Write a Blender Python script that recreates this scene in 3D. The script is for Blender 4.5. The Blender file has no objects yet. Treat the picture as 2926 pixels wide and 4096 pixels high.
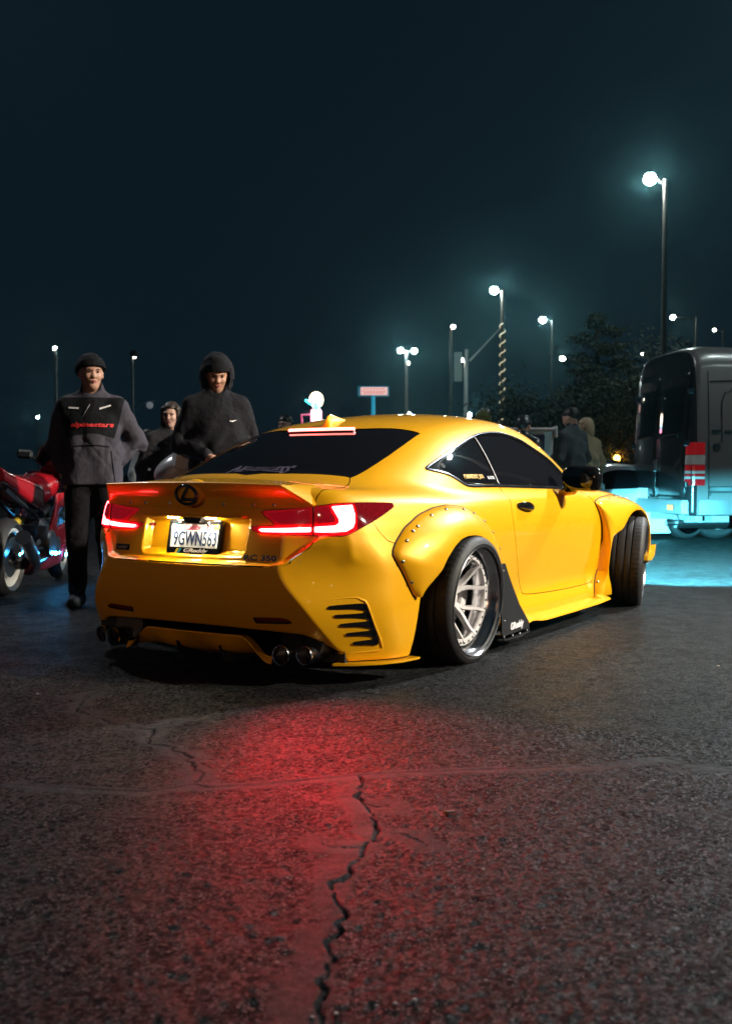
import bpy, math, os
import numpy as np
from mathutils import Vector, Matrix

# ----------------------------------------------------------------- camera, world, light
scene = bpy.context.scene
COL = scene.collection
CAM_POS = Vector((-4.8159, -3.3488, 0.9477))
YAW, PITCH = math.radians(31.7635), math.radians(-2.0723)
FOCAL_PX = 4302.7                      # focal length in pixels of a 2926 px wide picture
cam_data = bpy.data.cameras.new('camera')
cam = bpy.data.objects.new('camera', cam_data)
COL.objects.link(cam)
_fw = Vector((math.cos(YAW) * math.cos(PITCH), math.sin(YAW) * math.cos(PITCH), math.sin(PITCH)))
cam.location = CAM_POS
cam.rotation_euler = _fw.to_track_quat('-Z', 'Y').to_euler()
cam_data.sensor_fit = 'HORIZONTAL'
cam_data.sensor_width = 24.0
cam_data.lens = 24.0 * FOCAL_PX / 2926.0
cam_data.clip_start = 0.05
cam_data.clip_end = 3000.0
cam_data.dof.use_dof = True
cam_data.dof.focus_distance = 5.0
cam_data.dof.aperture_fstop = 4.0
scene.camera = cam

world = bpy.data.worlds.new('World')
scene.world = world
world.use_nodes = True
_wn = world.node_tree
_bg = _wn.nodes['Background']
_bg.inputs['Color'].default_value = (0.19, 0.48, 0.74, 1)
_bg.inputs['Strength'].default_value = 0.0185

scene.view_settings.view_transform = 'Standard'
scene.view_settings.look = 'None'
scene.view_settings.gamma = 1.0
scene.view_settings.exposure = 0.0
scene.render.engine = 'CYCLES'
scene.cycles.use_denoising = True
scene.cycles.use_adaptive_sampling = True
scene.cycles.adaptive_threshold = .03
scene.cycles.volume_bounces = 0
scene.cycles.max_bounces = 6
scene.cycles.diffuse_bounces = 2
scene.cycles.glossy_bounces = 3
scene.cycles.sample_clamp_indirect = 6.0
scene.cycles.caustics_reflective = False
scene.cycles.caustics_refractive = False
# lot lamps outside the picture, the last one an added fill: (x, y, height, watts, tint)
LOT_LAMPS = [(9.0, -3.3, 7.4, 6000, (.94, .98, 1.0), (3.6, -2.9, .2), 86),      # ahead of the coupe, to the right
             (4.2, -12.5, 7.4, 18500, (1.0, .92, .76), (1.9, -.9, .85), 33),          # right of the coupe
             (3.0, 10.5, 10.0, 1100, (.95, .93, 1.0), (2.0, 0.0, 0), 120),             # left of the coupe
             (-22.0, -5.0, 5.2, 1500, (1.0, .47, .24), (-1.0, -.25, .42), 14)]          # added fill for the rear bumper, far behind the photographer
LAMP_LIGHTS = []
for _x, _y, _z, _w, _c, _aim, _deg in LOT_LAMPS:
    _l = bpy.data.lights.new('lot_lamp_light', 'SPOT')
    _l.energy = _w; _l.color = _c; _l.shadow_soft_size = .16; _l.spot_size = math.radians(_deg); _l.spot_blend = 1.0
    _o = bpy.data.objects.new('lot_lamp_light', _l); COL.objects.link(_o); _o.location = (_x, _y, _z - .12); _o.rotation_euler = (Vector(_aim) - Vector((_x, _y, _z))).to_track_quat('-Z', 'Y').to_euler()
    LAMP_LIGHTS.append(_o)
HEAD_LIGHTS = []
for _s in (1, -1):
    _l = bpy.data.lights.new('headlight_beam', 'SPOT')
    _l.energy = 8500; _l.color = (.13, .80, 1.0); _l.shadow_soft_size = .07; _l.spot_size = math.radians(46); _l.spot_blend = .45
    _o = bpy.data.objects.new('headlight_beam', _l); COL.objects.link(_o)
    _o.location = (3.50, -.66 * _s, .60)
    _o.rotation_euler = Vector((math.cos(math.radians(-18.5)), 0, math.sin(math.radians(-18.5)))).to_track_quat('-Z', 'Y').to_euler()
    _o.scale = (1.8, 1, 1)
    HEAD_LIGHTS.append(_o)
TAIL_LIGHTS = []
for _s in (1, -1):
    _l = bpy.data.lights.new('tail_light_beam', 'SPOT')
    _l.energy = 190 if _s > 0 else 16; _l.color = (1.0, .012, .022); _l.shadow_soft_size = .03; _l.spot_size = math.radians(72); _l.spot_blend = 1.0
    _o = bpy.data.objects.new('tail_light_beam', _l); COL.objects.link(_o)
    _o.location = (-.955, -.65 * _s, .695)
    _o.rotation_euler = (Vector((-1.52, -1.30 * _s, .0)) - Vector((-.955, -.65 * _s, .695))).to_track_quat('-Z', 'Y').to_euler()
    TAIL_LIGHTS.append(_o)
# ----------------------------------------------------------------- surface mesher (metres)
def smin(a, b, k):
    h = np.clip(0.5 + 0.5 * (b - a) / k, 0, 1)
    return b + (a - b) * h - k * h * (1 - h)

def smax(a, b, k):
    return -smin(-a, -b, k)

def sstep(a, b, x):
    t = np.clip((x - a) / (b - a), 0, 1)
    return t * t * (3 - 2 * t)

def mesh_field(F, lo, hi, h, block=8, lip=1.5):
    """Surface nets of F = 0 on a sparse grid; verts are pulled onto the surface and get normals from F."""
    lo = np.array(lo, float); hi = np.array(hi, float)
    nb = np.ceil((hi - lo) / (h * block)).astype(int)
    bi = np.stack(np.meshgrid(*[np.arange(n) for n in nb], indexing='ij'), -1).reshape(-1, 3)
    c = lo + (bi + 0.5) * block * h
    d = F(c[:, 0], c[:, 1], c[:, 2])
    bi = bi[np.abs(d) < block * h * 0.87 * lip + 0.01]
    n1 = block + 1
    off = np.stack(np.meshgrid(*[np.arange(n1)] * 3, indexing='ij'), -1).reshape(-1, 3)
    N = nb * block + 2
    keys, pts, quads = [], [], []
    def key(ijk): return (ijk[..., 0] * N[1] + ijk[..., 1]) * N[2] + ijk[..., 2]
    qk = []
    for s in range(0, len(bi), 600):
        b = bi[s:s + 600]
        g = b[:, None, :] * block + off[None]
        P = lo + g * h
        V = F(P[..., 0].ravel(), P[..., 1].ravel(), P[..., 2].ravel()).reshape(len(b), n1, n1, n1)
        ins = V < 0
        cnt = np.zeros((len(b), block, block, block), int)
        acc = np.zeros((len(b), block, block, block, 3)); num = np.zeros((len(b), block, block, block))
        for i in (0, 1):
            for j in (0, 1):
                for k in (0, 1):
                    cnt += ins[:, i:i + block, j:j + block, k:k + block]
        for ax in range(3):
            for p in (0, 1):
                for q in (0, 1):
                    o0 = [0, 0, 0]; o1 = [0, 0, 0]
                    oa = [a for a in range(3) if a != ax]
                    o0[oa[0]] = p; o0[oa[1]] = q; o1[:] = o0; o1[ax] = 1
                    A = V[:, o0[0]:o0[0] + block, o0[1]:o0[1] + block, o0[2]:o0[2] + block]
                    B = V[:, o1[0]:o1[0] + block, o1[1]:o1[1] + block, o1[2]:o1[2] + block]
                    m = (A < 0) != (B < 0)
                    t = np.where(m, A / np.where(m, A - B, 1), 0)
                    num += m
                    v = np.zeros(acc.shape); v[..., oa[0]] = p; v[..., oa[1]] = q; v[..., ax] = t
                    acc += v * m[..., None]
        act = (cnt > 0) & (cnt < 8)
        w = np.argwhere(act)
        gi = b[w[:, 0]] * block + w[:, 1:]
        keys.append(key(gi + 1))
        pts.append(lo + (gi + acc[act] / num[act][:, None]) * h)
        for ax in range(3):
            A = ins[:, :block, :block, :block]
            sl = [slice(None), slice(0, block), slice(0, block), slice(0, block)]; sl[ax + 1] = slice(1, block + 1)
            B = ins[tuple(sl)]
            w = np.argwhere(A != B)
            if not len(w): continue
            flip = A[tuple(w.T)]
            gi = b[w[:, 0]] * block + w[:, 1:] + 1
            e1 = np.zeros(3, int); e2 = np.zeros(3, int)
            e1[(ax + 1) % 3] = 1; e2[(ax + 2) % 3] = 1
            q = np.stack([key(gi), key(gi - e1), key(gi - e1 - e2), key(gi - e2)], 1)
            q[~flip] = q[~flip][:, ::-1]
            qk.append(q)
    keys = np.concatenate(keys); pts = np.concatenate(pts); qk = np.concatenate(qk)
    o = np.argsort(keys); keys = keys[o]; pts = pts[o]
    idx = np.searchsorted(keys, qk); idx = np.clip(idx, 0, len(keys) - 1)
    ok = (keys[idx] == qk).all(1)
    quads = idx[ok]
    for it in range(3):
        g, f0 = grad(F, pts, h * 0.3)
        st = -f0[:, None] * g / np.maximum((g * g).sum(1), 0.05)[:, None]
        l = np.linalg.norm(st, axis=1); st *= np.minimum(1, 0.5 * h / np.maximum(l, 1e-9))[:, None]
        pts = pts + st
    g, _ = grad(F, pts, h * 0.6)
    n = g / np.maximum(np.linalg.norm(g, axis=1), 1e-9)[:, None]
    return pts, quads, n

def grad(F, P, e):
    x, y, z = P.T
    f0 = F(x, y, z)
    g = np.stack([F(x + e, y, z) - F(x - e, y, z), F(x, y + e, z) - F(x, y - e, z), F(x, y, z + e) - F(x, y, z - e)], 1) / (2 * e)
    return g, f0

def tris_of(q): return np.concatenate([q[:, [0, 1, 2]], q[:, [0, 2, 3]]])

def clip(M, d, keep_negative=True):
    """Cut a triangle mesh (P, T, N) along d = 0 at its vertices; returns the wanted side."""
    P, T, Nn = M
    if keep_negative: d = -d
    ins = d >= 0
    k = ins[T].sum(1)
    full = T[k == 3]
    P2, N2, T2 = [P], [Nn], [full]
    base = len(P)
    def cut(a, b):
        t = (d[a] / (d[a] - d[b]))[:, None]
        return P[a] + (P[b] - P[a]) * t, Nn[a] + (Nn[b] - Nn[a]) * t
    for kk in (1, 2):
        S = T[k == kk]
        if not len(S): continue
        I = ins[S]
        r = np.argmax(I, 1) if kk == 1 else np.argmin(I, 1)
        S = np.stack([S[np.arange(len(S)), (r + j) % 3] for j in range(3)], 1)
        p1, n1 = cut(S[:, 0], S[:, 1]); p2, n2 = cut(S[:, 0], S[:, 2])
        i1 = base + np.arange(len(S)); i2 = i1 + len(S); base += 2 * len(S)
        P2 += [p1, p2]; N2 += [n1, n2]
        if kk == 1: T2.append(np.stack([S[:, 0], i1, i2], 1))
        else: T2 += [np.stack([i1, S[:, 1], S[:, 2]], 1), np.stack([i1, S[:, 2], i2], 1)]
    P = np.concatenate(P2); N = np.concatenate(N2); T = np.concatenate(T2)
    u, inv = np.unique(T, return_inverse=True)
    return P[u], inv.reshape(-1, 3), N[u]

def poly_sd(pts, u, v):
    """Signed distance to a closed polygon (negative inside)."""
    pts = np.asarray(pts, float)
    d = np.full(u.shape, 1e9); s = np.zeros(u.shape, bool)
    for i in range(len(pts)):
        a = pts[i]; b = pts[(i + 1) % len(pts)]
        e = b - a
        wx = u - a[0]; wy = v - a[1]
        t = np.clip((wx * e[0] + wy * e[1]) / max(e @ e, 1e-12), 0, 1)
        d = np.minimum(d, (wx - e[0] * t) ** 2 + (wy - e[1] * t) ** 2)
        if a[1] != b[1]:
            c = (a[1] > v) != (b[1] > v)
            s ^= c & (u < (b[0] - a[0]) * (v - a[1]) / (b[1] - a[1]) + a[0])
    d = np.sqrt(d)
    return np.where(s, -d, d)

def spline1(xk, yk, x):
    """Natural cubic spline, straight beyond its ends."""
    xk = np.asarray(xk, float); yk = np.asarray(yk, float); n = len(xk)
    h = np.diff(xk); A = np.zeros((n, n)); r = np.zeros(n); A[0, 0] = A[-1, -1] = 1
    for i in range(1, n - 1):
        A[i, i - 1] = h[i - 1]; A[i, i] = 2 * (h[i - 1] + h[i]); A[i, i + 1] = h[i]
        r[i] = 6 * ((yk[i + 1] - yk[i]) / h[i] - (yk[i] - yk[i - 1]) / h[i - 1])
    m = np.linalg.solve(A, r)
    xc = np.clip(x, xk[0], xk[-1]); i = np.clip(np.searchsorted(xk, xc) - 1, 0, n - 2)
    a = xk[i + 1] - xc; b = xc - xk[i]; H = h[i]
    return (m[i] * a ** 3 + m[i + 1] * b ** 3) / (6 * H) + (yk[i] / H - m[i] * H / 6) * a + (yk[i + 1] / H - m[i + 1] * H / 6) * b

class Curve1:
    def __init__(s, xk, yk, n=4000):
        s.lo, s.hi = xk[0], xk[-1]; s.n = n
        s.t = spline1(xk, yk, np.linspace(s.lo, s.hi, n))
    def __call__(s, x):
        q = np.clip((x - s.lo) / (s.hi - s.lo) * (s.n - 1), 0, s.n - 1.001); i = q.astype(int); f = q - i
        return s.t[i] * (1 - f) + s.t[i + 1] * f

class Table2:
    def __init__(s, xk, zk, rows, nx=1200, nz=400):
        rows = np.array(rows, float)
        xs = np.linspace(xk[0], xk[-1], nx); zs = np.linspace(zk[0], zk[-1], nz)
        m = np.stack([spline1(zk, r, zs) for r in rows])
        s.t = np.stack([spline1(xk, m[:, j], xs) for j in range(nz)], 1)
        s.x0, s.x1, s.z0, s.z1, s.nx, s.nz = xk[0], xk[-1], zk[0], zk[-1], nx, nz
    def __call__(s, x, z):
        p = np.clip((x - s.x0) / (s.x1 - s.x0) * (s.nx - 1), 0, s.nx - 1.001); q = np.clip((z - s.z0) / (s.z1 - s.z0) * (s.nz - 1), 0, s.nz - 1.001)
        i = p.astype(int); j = q.astype(int); f = p - i; g = q - j
        t = s.t
        return (t[i, j] * (1 - f) + t[i + 1, j] * f) * (1 - g) + (t[i, j + 1] * (1 - f) + t[i + 1, j + 1] * f) * g
# ----------------------------------------------------------------- the coupe's body surface
# car frame = world frame: x forward from the rear axle, y to the car's left, z up
_zk = [.04, .15, .25, .35, .45, .55, .65, .72, .78, .84, .90, .98]
_W = Table2([-1.10, -.85, -.65, -.4, 0, .5, 1.2, 1.9, 2.7, 3.3, 3.7], _zk, [
    [.70, .70, .70, .70, .70, .70, .69, .67, .65, .62, .58, .53],
    [.795, .81, .81, .805, .80, .79, .765, .745, .722, .682, .63, .565],
    [.875, .89, .89, .885, .875, .86, .83, .81, .782, .74, .685, .605],
    [.91, .925, .925, .92, .915, .905, .885, .865, .835, .795, .735, .65],
    [.92, .93, .93, .93, .93, .93, .925, .915, .89, .85, .785, .70],
    [.86, .882, .875, .88, .895, .908, .915, .91, .893, .86, .82, .76],
    [.85, .882, .862, .868, .882, .895, .902, .90, .885, .855, .82, .76],
    [.85, .882, .866, .875, .888, .897, .902, .895, .88, .85, .81, .75],
    [.88, .90, .90, .90, .90, .90, .895, .885, .86, .80, .72, .62],
    [.86, .89, .89, .88, .87, .85, .82, .79, .73, .65, .56, .45],
    [.62, .68, .70, .70, .68, .66, .62, .58, .52, .44, .36, .28]])
# greenhouse half width
_G = Table2([-.75, -.5, -.25, 0, .35, .8, 1.3, 1.8, 2.2, 2.6], [.80, .87, .93, 1.0, 1.08, 1.16, 1.24, 1.32], [
    [.745, .68, .625, .57, .51, .45, .39, .33],
    [.785, .72, .665, .61, .55, .49, .43, .37],
    [.83, .765, .715, .66, .60, .54, .48, .42],
    [.855, .805, .765, .72, .66, .60, .54, .48],
    [.865, .83, .80, .76, .71, .655, .60, .54],
    [.87, .838, .81, .772, .725, .675, .62, .56],
    [.87, .838, .81, .772, .725, .675, .62, .56],
    [.86, .825, .79, .75, .70, .65, .60, .54],
    [.82, .78, .74, .70, .65, .60, .55, .50],
    [.74, .70, .66, .62, .57, .52, .47, .42]])
_ROOF = Curve1([-1.0, -.62, -.5, -.3, -.1, .1, .28, .5, .8, 1.12, 1.4, 1.6, 1.75, 2.0, 2.3, 2.7], [.72, .895, .946, 1.03, 1.107, 1.178, 1.232, 1.272, 1.303, 1.312, 1.293, 1.25, 1.19, 1.075, .93, .72])
_DECK = Curve1([-1.2, -1.0, -.8, -.6, -.3, .3, 1.0, 1.9, 2.2, 2.7, 3.2, 3.5, 3.7], [.90, .90, .902, .905, .90, .885, .88, .885, .885, .845, .77, .70, .62])
_RC = Curve1([.04, .12, .18, .24, .30, .36, .44, .50, .56, .65, .75, .84, .95], [-.776, -.841, -.883, -.923, -.956, -.98, -.996, -.994, -.981, -.959, -.934, -.916, -.90])
_A1 = Curve1([.05, .165, .374, .49, .58, .68, .95], [.785, .725, .622, .54, .51, .50, .50])
_SL = Curve1([.05, .165, .374, .49, .56, .65, .75, .95], [1.05, 1.05, 1.02, .86, .72, .54, .36, .34])
LID_EDGE = [(-.1, .527), (.47, .533), (.535, .548), (.60, .60), (.655, .655), (.70, .67), (1.2, .76), (1.2, 1.2), (-.1, 1.2)]
REC = [(-.1, .562), (.295, .566), (.312, .58), (.318, .735), (-.1, .735)]
WHEEL_R, WHEEL_F, WHEEL_Z = 0.0, 2.73, 0.325

def _rear_exact(a, z):
    main = _RC(z) + .06 * (a / .7) ** 2
    a1 = _A1(z)
    diag = _RC(z) + .06 * (a1 / .7) ** 2 + _SL(z) * (a - a1) 
    r = smax(main, diag, .010)
    r = r - .034 * sstep(-.018, .003, poly_sd(LID_EDGE, a, z)) * sstep(.95, .60, a) * sstep(.72, .62, z)
    return r + .045 * sstep(.004, -.022, poly_sd(REC, a, z))

class Grid2:
    def __init__(s, fn, x0, x1, z0, z1, step):
        s.nx = int((x1 - x0) / step) + 1; s.nz = int((z1 - z0) / step) + 1
        s.x0, s.x1, s.z0, s.z1 = x0, x1, z0, z1
        A, B = np.meshgrid(np.linspace(x0, x1, s.nx), np.linspace(z0, z1, s.nz), indexing='ij')
        s.t = fn(A.ravel(), B.ravel()).reshape(A.shape)
    __call__ = Table2.__call__

rear_x = Grid2(_rear_exact, 0, 1.06, .02, 1.36, .003)

def body_field(x, y, z):
    a = np.abs(y)
    # lower body
    side = a - _W(x, z)
    top = z - (_DECK(x) - .05 * (a / .8) ** 2.6)
    rear = (rear_x(a, z) - x) * .9
    front = x - (3.66 - .55 * (a / .9) ** 3 - .15 * np.clip(z - .5, 0, 1) ** 1)
    low = smax(side, top, .05)
    low = smax(low, rear, .05 + .05 * sstep(.35, .80, z))
    low = smax(low, front * .8, .10)
    low = smax(low, .095 - z, .02)
    # bumper cut-away above diffuser and tail pipes
    zc = .238 - .015 * (a / .6) ** 2 - .11 * sstep(.58, .84, a)
    low = smax(low, -smax(smax(z - zc, x + .80, .02), a - .86, .02), .015)
    # greenhouse
    g = smax((a - _G(x, z)) * .93, (z - (_ROOF(x) - .035 * (a / .5) ** 2 - .03 * (a / .62) ** 6)) * .9, .09)
    g = smax(smax(g, .6 - z, .02), np.abs(x - .9) - 1.65, .02)
    f = smin(low, g, .035 + .05 * sstep(.1, -.3, x))
    # vents sunk in the rear corner
    # wheel wells
    for wx in (WHEEL_R, WHEEL_F):
        r = np.sqrt((x - wx) ** 2 + (z - WHEEL_Z) ** 2) - .372
        f = smax(f, -smax(r, .52 - a, .02), .008)
    r = smax(-.40 - .38 * np.clip(.36 - z, -1, 1) - x, smax(x - .1, z - .42, .02), .02)
    f = smax(f, -smax(r, .52 - a, .02), .008)
    return f
# ----------------------------------------------------------------- mesh helpers
def mesh_obj(name, verts, faces, mat, parent=None, normals=None, smooth=True, mats=None, midx=None, angle=None):
    me = bpy.data.meshes.new(name)
    V = np.asarray(verts, np.float32).reshape(-1, 3)
    if isinstance(faces, np.ndarray) and faces.ndim == 2:
        n, k = faces.shape
        me.vertices.add(len(V)); me.vertices.foreach_set('co', V.ravel())
        me.loops.add(n * k); me.loops.foreach_set('vertex_index', faces.astype(np.int32).ravel())
        me.polygons.add(n)
        me.polygons.foreach_set('loop_start', np.arange(0, n * k, k, dtype=np.int32))
        me.update(calc_edges=True); me.validate()
    else:
        me.from_pydata(V.tolist(), [], [list(map(int, f)) for f in faces]); me.update()
    for m in (mats or [mat]): me.materials.append(m)
    if midx is not None and len(midx) == len(me.polygons): me.polygons.foreach_set('material_index', np.asarray(midx, np.int32))
    if smooth: me.polygons.foreach_set('use_smooth', np.ones(len(me.polygons), bool))
    if normals is not None and len(normals) == len(me.vertices):
        nn = np.asarray(normals, float); nn = nn / np.maximum(np.linalg.norm(nn, axis=1), 1e-9)[:, None]
        me.normals_split_custom_set_from_vertices(nn.tolist())
    elif smooth and angle is not None:
        me.set_sharp_from_angle(angle=math.radians(angle))
    o = bpy.data.objects.new(name, me)
    COL.objects.link(o)
    if parent is not None: o.parent = parent
    return o

def empty(name, loc=(0, 0, 0), parent=None, rot=(0, 0, 0)):
    o = bpy.data.objects.new(name, None)
    o.empty_display_size = .1
    o.location = loc; o.rotation_euler = rot
    COL.objects.link(o)
    if parent is not None: o.parent = parent
    return o

def tag(o, label, cat, group=None, kind=None):
    o['label'] = label; o['category'] = cat
    if group: o['group'] = group
    if kind: o['kind'] = kind
    return o

class MB:
    """Collects simple shapes into one mesh."""
    def __init__(s): s.v = []; s.f = []; s.m = []; s.cur = 0
    def add(s, v, f):
        b = len(s.v); s.v += [tuple(map(float, p)) for p in v]; s.f += [[i + b for i in q] for q in f]; s.m += [s.cur] * len(f); return s
    def box(s, c, d, R=None, taper=1.0):
        p = []
        for dz in (-1, 1):
            t = taper if dz > 0 else 1
            for dx, dy in ((-1, -1), (1, -1), (1, 1), (-1, 1)):
                q = Vector((dx * d[0] / 2 * t, dy * d[1] / 2 * t, dz * d[2] / 2))
                if R is not None: q = R @ q
                p.append(q + Vector(c))
        return s.add(p, [(0, 3, 2, 1), (4, 5, 6, 7), (0, 1, 5, 4), (1, 2, 6, 5), (2, 3, 7, 6), (3, 0, 4, 7)])
    def rbox(s, c, d, r, R=None):
        """box with chamfered edges"""
        hx, hy, hz = d[0] / 2, d[1] / 2, d[2] / 2; r = min(r, .49 * min(d))
        p = []; idx = {}
        for sx in (-1, 1):
            for sy in (-1, 1):
                for sz in (-1, 1):
                    for ax in range(3):
                        q = [sx * (hx - r), sy * (hy - r), sz * (hz - r)]; q[ax] = (sx * hx, sy * hy, sz * hz)[ax]
                        idx[(sx, sy, sz, ax)] = len(p)
                        q = Vector(q)
                        if R is not None: q = R @ q
                        p.append(q + Vector(c))
        f = []
        def F(ids, n):
            a, b, cc = (Vector(p[i]) - Vector(c) for i in ids[:3])
            nn = (b - a).cross(cc - a); n = Vector(n)
            if R is not None: n = R @ n
            f.append(ids if nn.dot(n) > 0 else ids[::-1])
        for ax in range(3):
            o1, o2 = [a for a in range(3) if a != ax]
            for sg in (-1, 1):
                ids = []
                for a, b in ((-1, -1), (1, -1), (1, 1), (-1, 1)):
                    k = [0, 0, 0]; k[ax] = sg; k[o1] = a; k[o2] = b; ids.append(idx[(*k, ax)])
                n = [0, 0, 0]; n[ax] = sg; F(ids, n)
            for a in (-1, 1):
                for b in (-1, 1):
                    ids = []
                    for e, w in ((-1, o1), (1, o1), (1, o2), (-1, o2)):
                        k = [0, 0, 0]; k[ax] = e; k[o1] = a; k[o2] = b; ids.append(idx[(*k, w)])
                    n = [0, 0, 0]; n[o1] = a; n[o2] = b; F(ids, n)
        for sx in (-1, 1):
            for sy in (-1, 1):
                for sz in (-1, 1): F([idx[(sx, sy, sz, a)] for a in range(3)], (sx, sy, sz))
        return s.add(p, f)
    def tube(s, pts, r, n=8, closed=False, flat=1.0, up=None, caps=True):
        pts = [Vector(p) for p in pts]; m = len(pts)
        rr = r if isinstance(r, (list, tuple, np.ndarray)) else [r] * m
        v = []; prev = None
        for i, p in enumerate(pts):
            a = pts[(i - 1) % m] if closed or i > 0 else p; b = pts[(i + 1) % m] if closed or i < m - 1 else p
            t = (b - a).normalized()
            if up is not None: u = Vector(up[i] if not isinstance(up, Vector) else up)
            elif prev is None: u = Vector((0, 0, 1)) if abs(t.z) < .9 else Vector((1, 0, 0))
            else: u = prev
            u = (u - t * u.dot(t)).normalized(); prev = u
            w = t.cross(u)
            for k in range(n):
                an = 2 * math.pi * k / n
                v.append(p + u * math.cos(an) * rr[i] * flat + w * math.sin(an) * rr[i])
        f = []
        for i in range(m if closed else m - 1):
            j = (i + 1) % m
            for k in range(n):
                l = (k + 1) % n
                f.append((i * n + k, j * n + k, j * n + l, i * n + l))
        if not closed and caps:
            f.append(tuple(range(n))); f.append(tuple((m - 1) * n + k for k in reversed(range(n))))
        return s.add(v, [q[::-1] for q in f])
    def lathe(s, prof, n=48, axis='y', c=(0, 0, 0), closed=False, a0=0, a1=2 * math.pi, mod=None):
        """profile of (radius, along)"""
        m = len(prof); full = abs(a1 - a0) > 6.28; na = n if full else n + 1
        v = []
        for k in range(na):
            an = a0 + (a1 - a0) * k / n
            for j, (r, h) in enumerate(prof):
                if mod: r = mod(r, j, k)
                x, y = r * math.cos(an), r * math.sin(an)
                q = {'y': (x, h, y), 'z': (x, y, h), 'x': (h, x, y)}[axis]
                v.append((q[0] + c[0], q[1] + c[1], q[2] + c[2]))
        f = []
        for k in range(n):
            l = (k + 1) % na
            for j in range(m if closed else m - 1):
                jj = (j + 1) % m
                f.append((k * m + j, l * m + j, l * m + jj, k * m + jj))
        return s.add(v, f)
    def extrude(s, poly, vec, base=None):
        """3-D polygon pushed along vec; both ends closed"""
        n = len(poly); a = [Vector(p) for p in poly]; b = [p + Vector(vec) for p in a]
        f = [tuple(range(n))[::-1], tuple(range(n, 2 * n))] + [(i, (i + 1) % n, n + (i + 1) % n, n + i) for i in range(n)]
        return s.add(a + b, f)
    def grid(s, rows, closed_u=False, flip=False):
        R = len(rows); Cn = len(rows[0]); f = []
        for i in range(R - 1):
            for j in range(Cn if closed_u else Cn - 1):
                k = (j + 1) % Cn
                q = (i * Cn + j, i * Cn + k, (i + 1) * Cn + k, (i + 1) * Cn + j)
                f.append(q[::-1] if flip else q)
        return s.add([p for r in rows for p in r], f)
    def ball(s, c, r, n=10, sx=1, sy=1, sz=1):
        rows = []
        for i in range(n // 2 + 1):
            th = math.pi * i / (n // 2)
            rows.append([(c[0] + sx * r * math.sin(th) * math.cos(2 * math.pi * k / n), c[1] + sy * r * math.sin(th) * math.sin(2 * math.pi * k / n), c[2] + sz * r * math.cos(th)) for k in range(n)])
        return s.grid(rows, closed_u=True, flip=True)
    def build(s, name, mat, parent=None, smooth=True, angle=35, fix=True, mats=None):
        o = mesh_obj(name, s.v, s.f, mat, parent, smooth=smooth, mats=mats, midx=s.m if mats else None)
        if fix:
            import bmesh
            bm = bmesh.new(); bm.from_mesh(o.data)
            bmesh.ops.remove_doubles(bm, verts=bm.verts, dist=1e-6)
            bmesh.ops.recalc_face_normals(bm, faces=bm.faces); bm.to_mesh(o.data); bm.free()
        if smooth: o.data.set_sharp_from_angle(angle=math.radians(angle))
        return o

def dup(o, parent=None, loc=None, rot=None):
    c = o.copy(); COL.objects.link(c)
    if parent is not None: c.parent = parent
    if loc is not None: c.location = loc
    if rot is not None: c.rotation_euler = rot
    for ch in list(o.children): dup(ch, c)
    return c

def text_mesh(txt, size, bold=0.0, shear=0.0, depth=0.0, spacing=1.0):
    cu = bpy.data.curves.new('lettering', 'FONT')
    cu.body = txt; cu.size = size; cu.offset = bold; cu.shear = shear; cu.extrude = depth; cu.space_character = spacing
    cu.align_x = 'CENTER'; cu.align_y = 'CENTER'; cu.resolution_u = 3
    o = bpy.data.objects.new('lettering', cu)
    COL.objects.link(o)
    dg = bpy.context.evaluated_depsgraph_get()
    me = o.evaluated_get(dg).to_mesh()
    V = np.array([v.co[:] for v in me.vertices]); F = [tuple(p.vertices) for p in me.polygons]
    o.evaluated_get(dg).to_mesh_clear()
    bpy.data.objects.remove(o); bpy.data.curves.remove(cu)
    return V, F

def text_obj(name, txt, mat, parent, origin, ux, uy, width=None, height=None, size=.1, bold=0, shear=0, depth=0.0015, spacing=1.0, warp=None):
    """lettering laid out on the plane (origin, ux, uy); width/height fix its extent"""
    V, F = text_mesh(txt, size, bold, shear, depth, spacing)
    lo = V.min(0); hi = V.max(0); cen = (lo + hi) / 2
    sx = (width / (hi[0] - lo[0])) if width else 1; sy = (height / (hi[1] - lo[1])) if height else sx
    if not width: sx = sy
    ux = Vector(ux).normalized(); uy = Vector(uy).normalized(); n = ux.cross(uy)
    P = []
    for v in V:
        a, b, c = (v[0] - cen[0]) * sx, (v[1] - cen[1]) * sy, v[2]
        if warp: a, b = warp(a, b)
        P.append(Vector(origin) + ux * a + uy * b + n * c)
    return mesh_obj(name, [tuple(p) for p in P], F, mat, parent, smooth=False)
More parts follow.
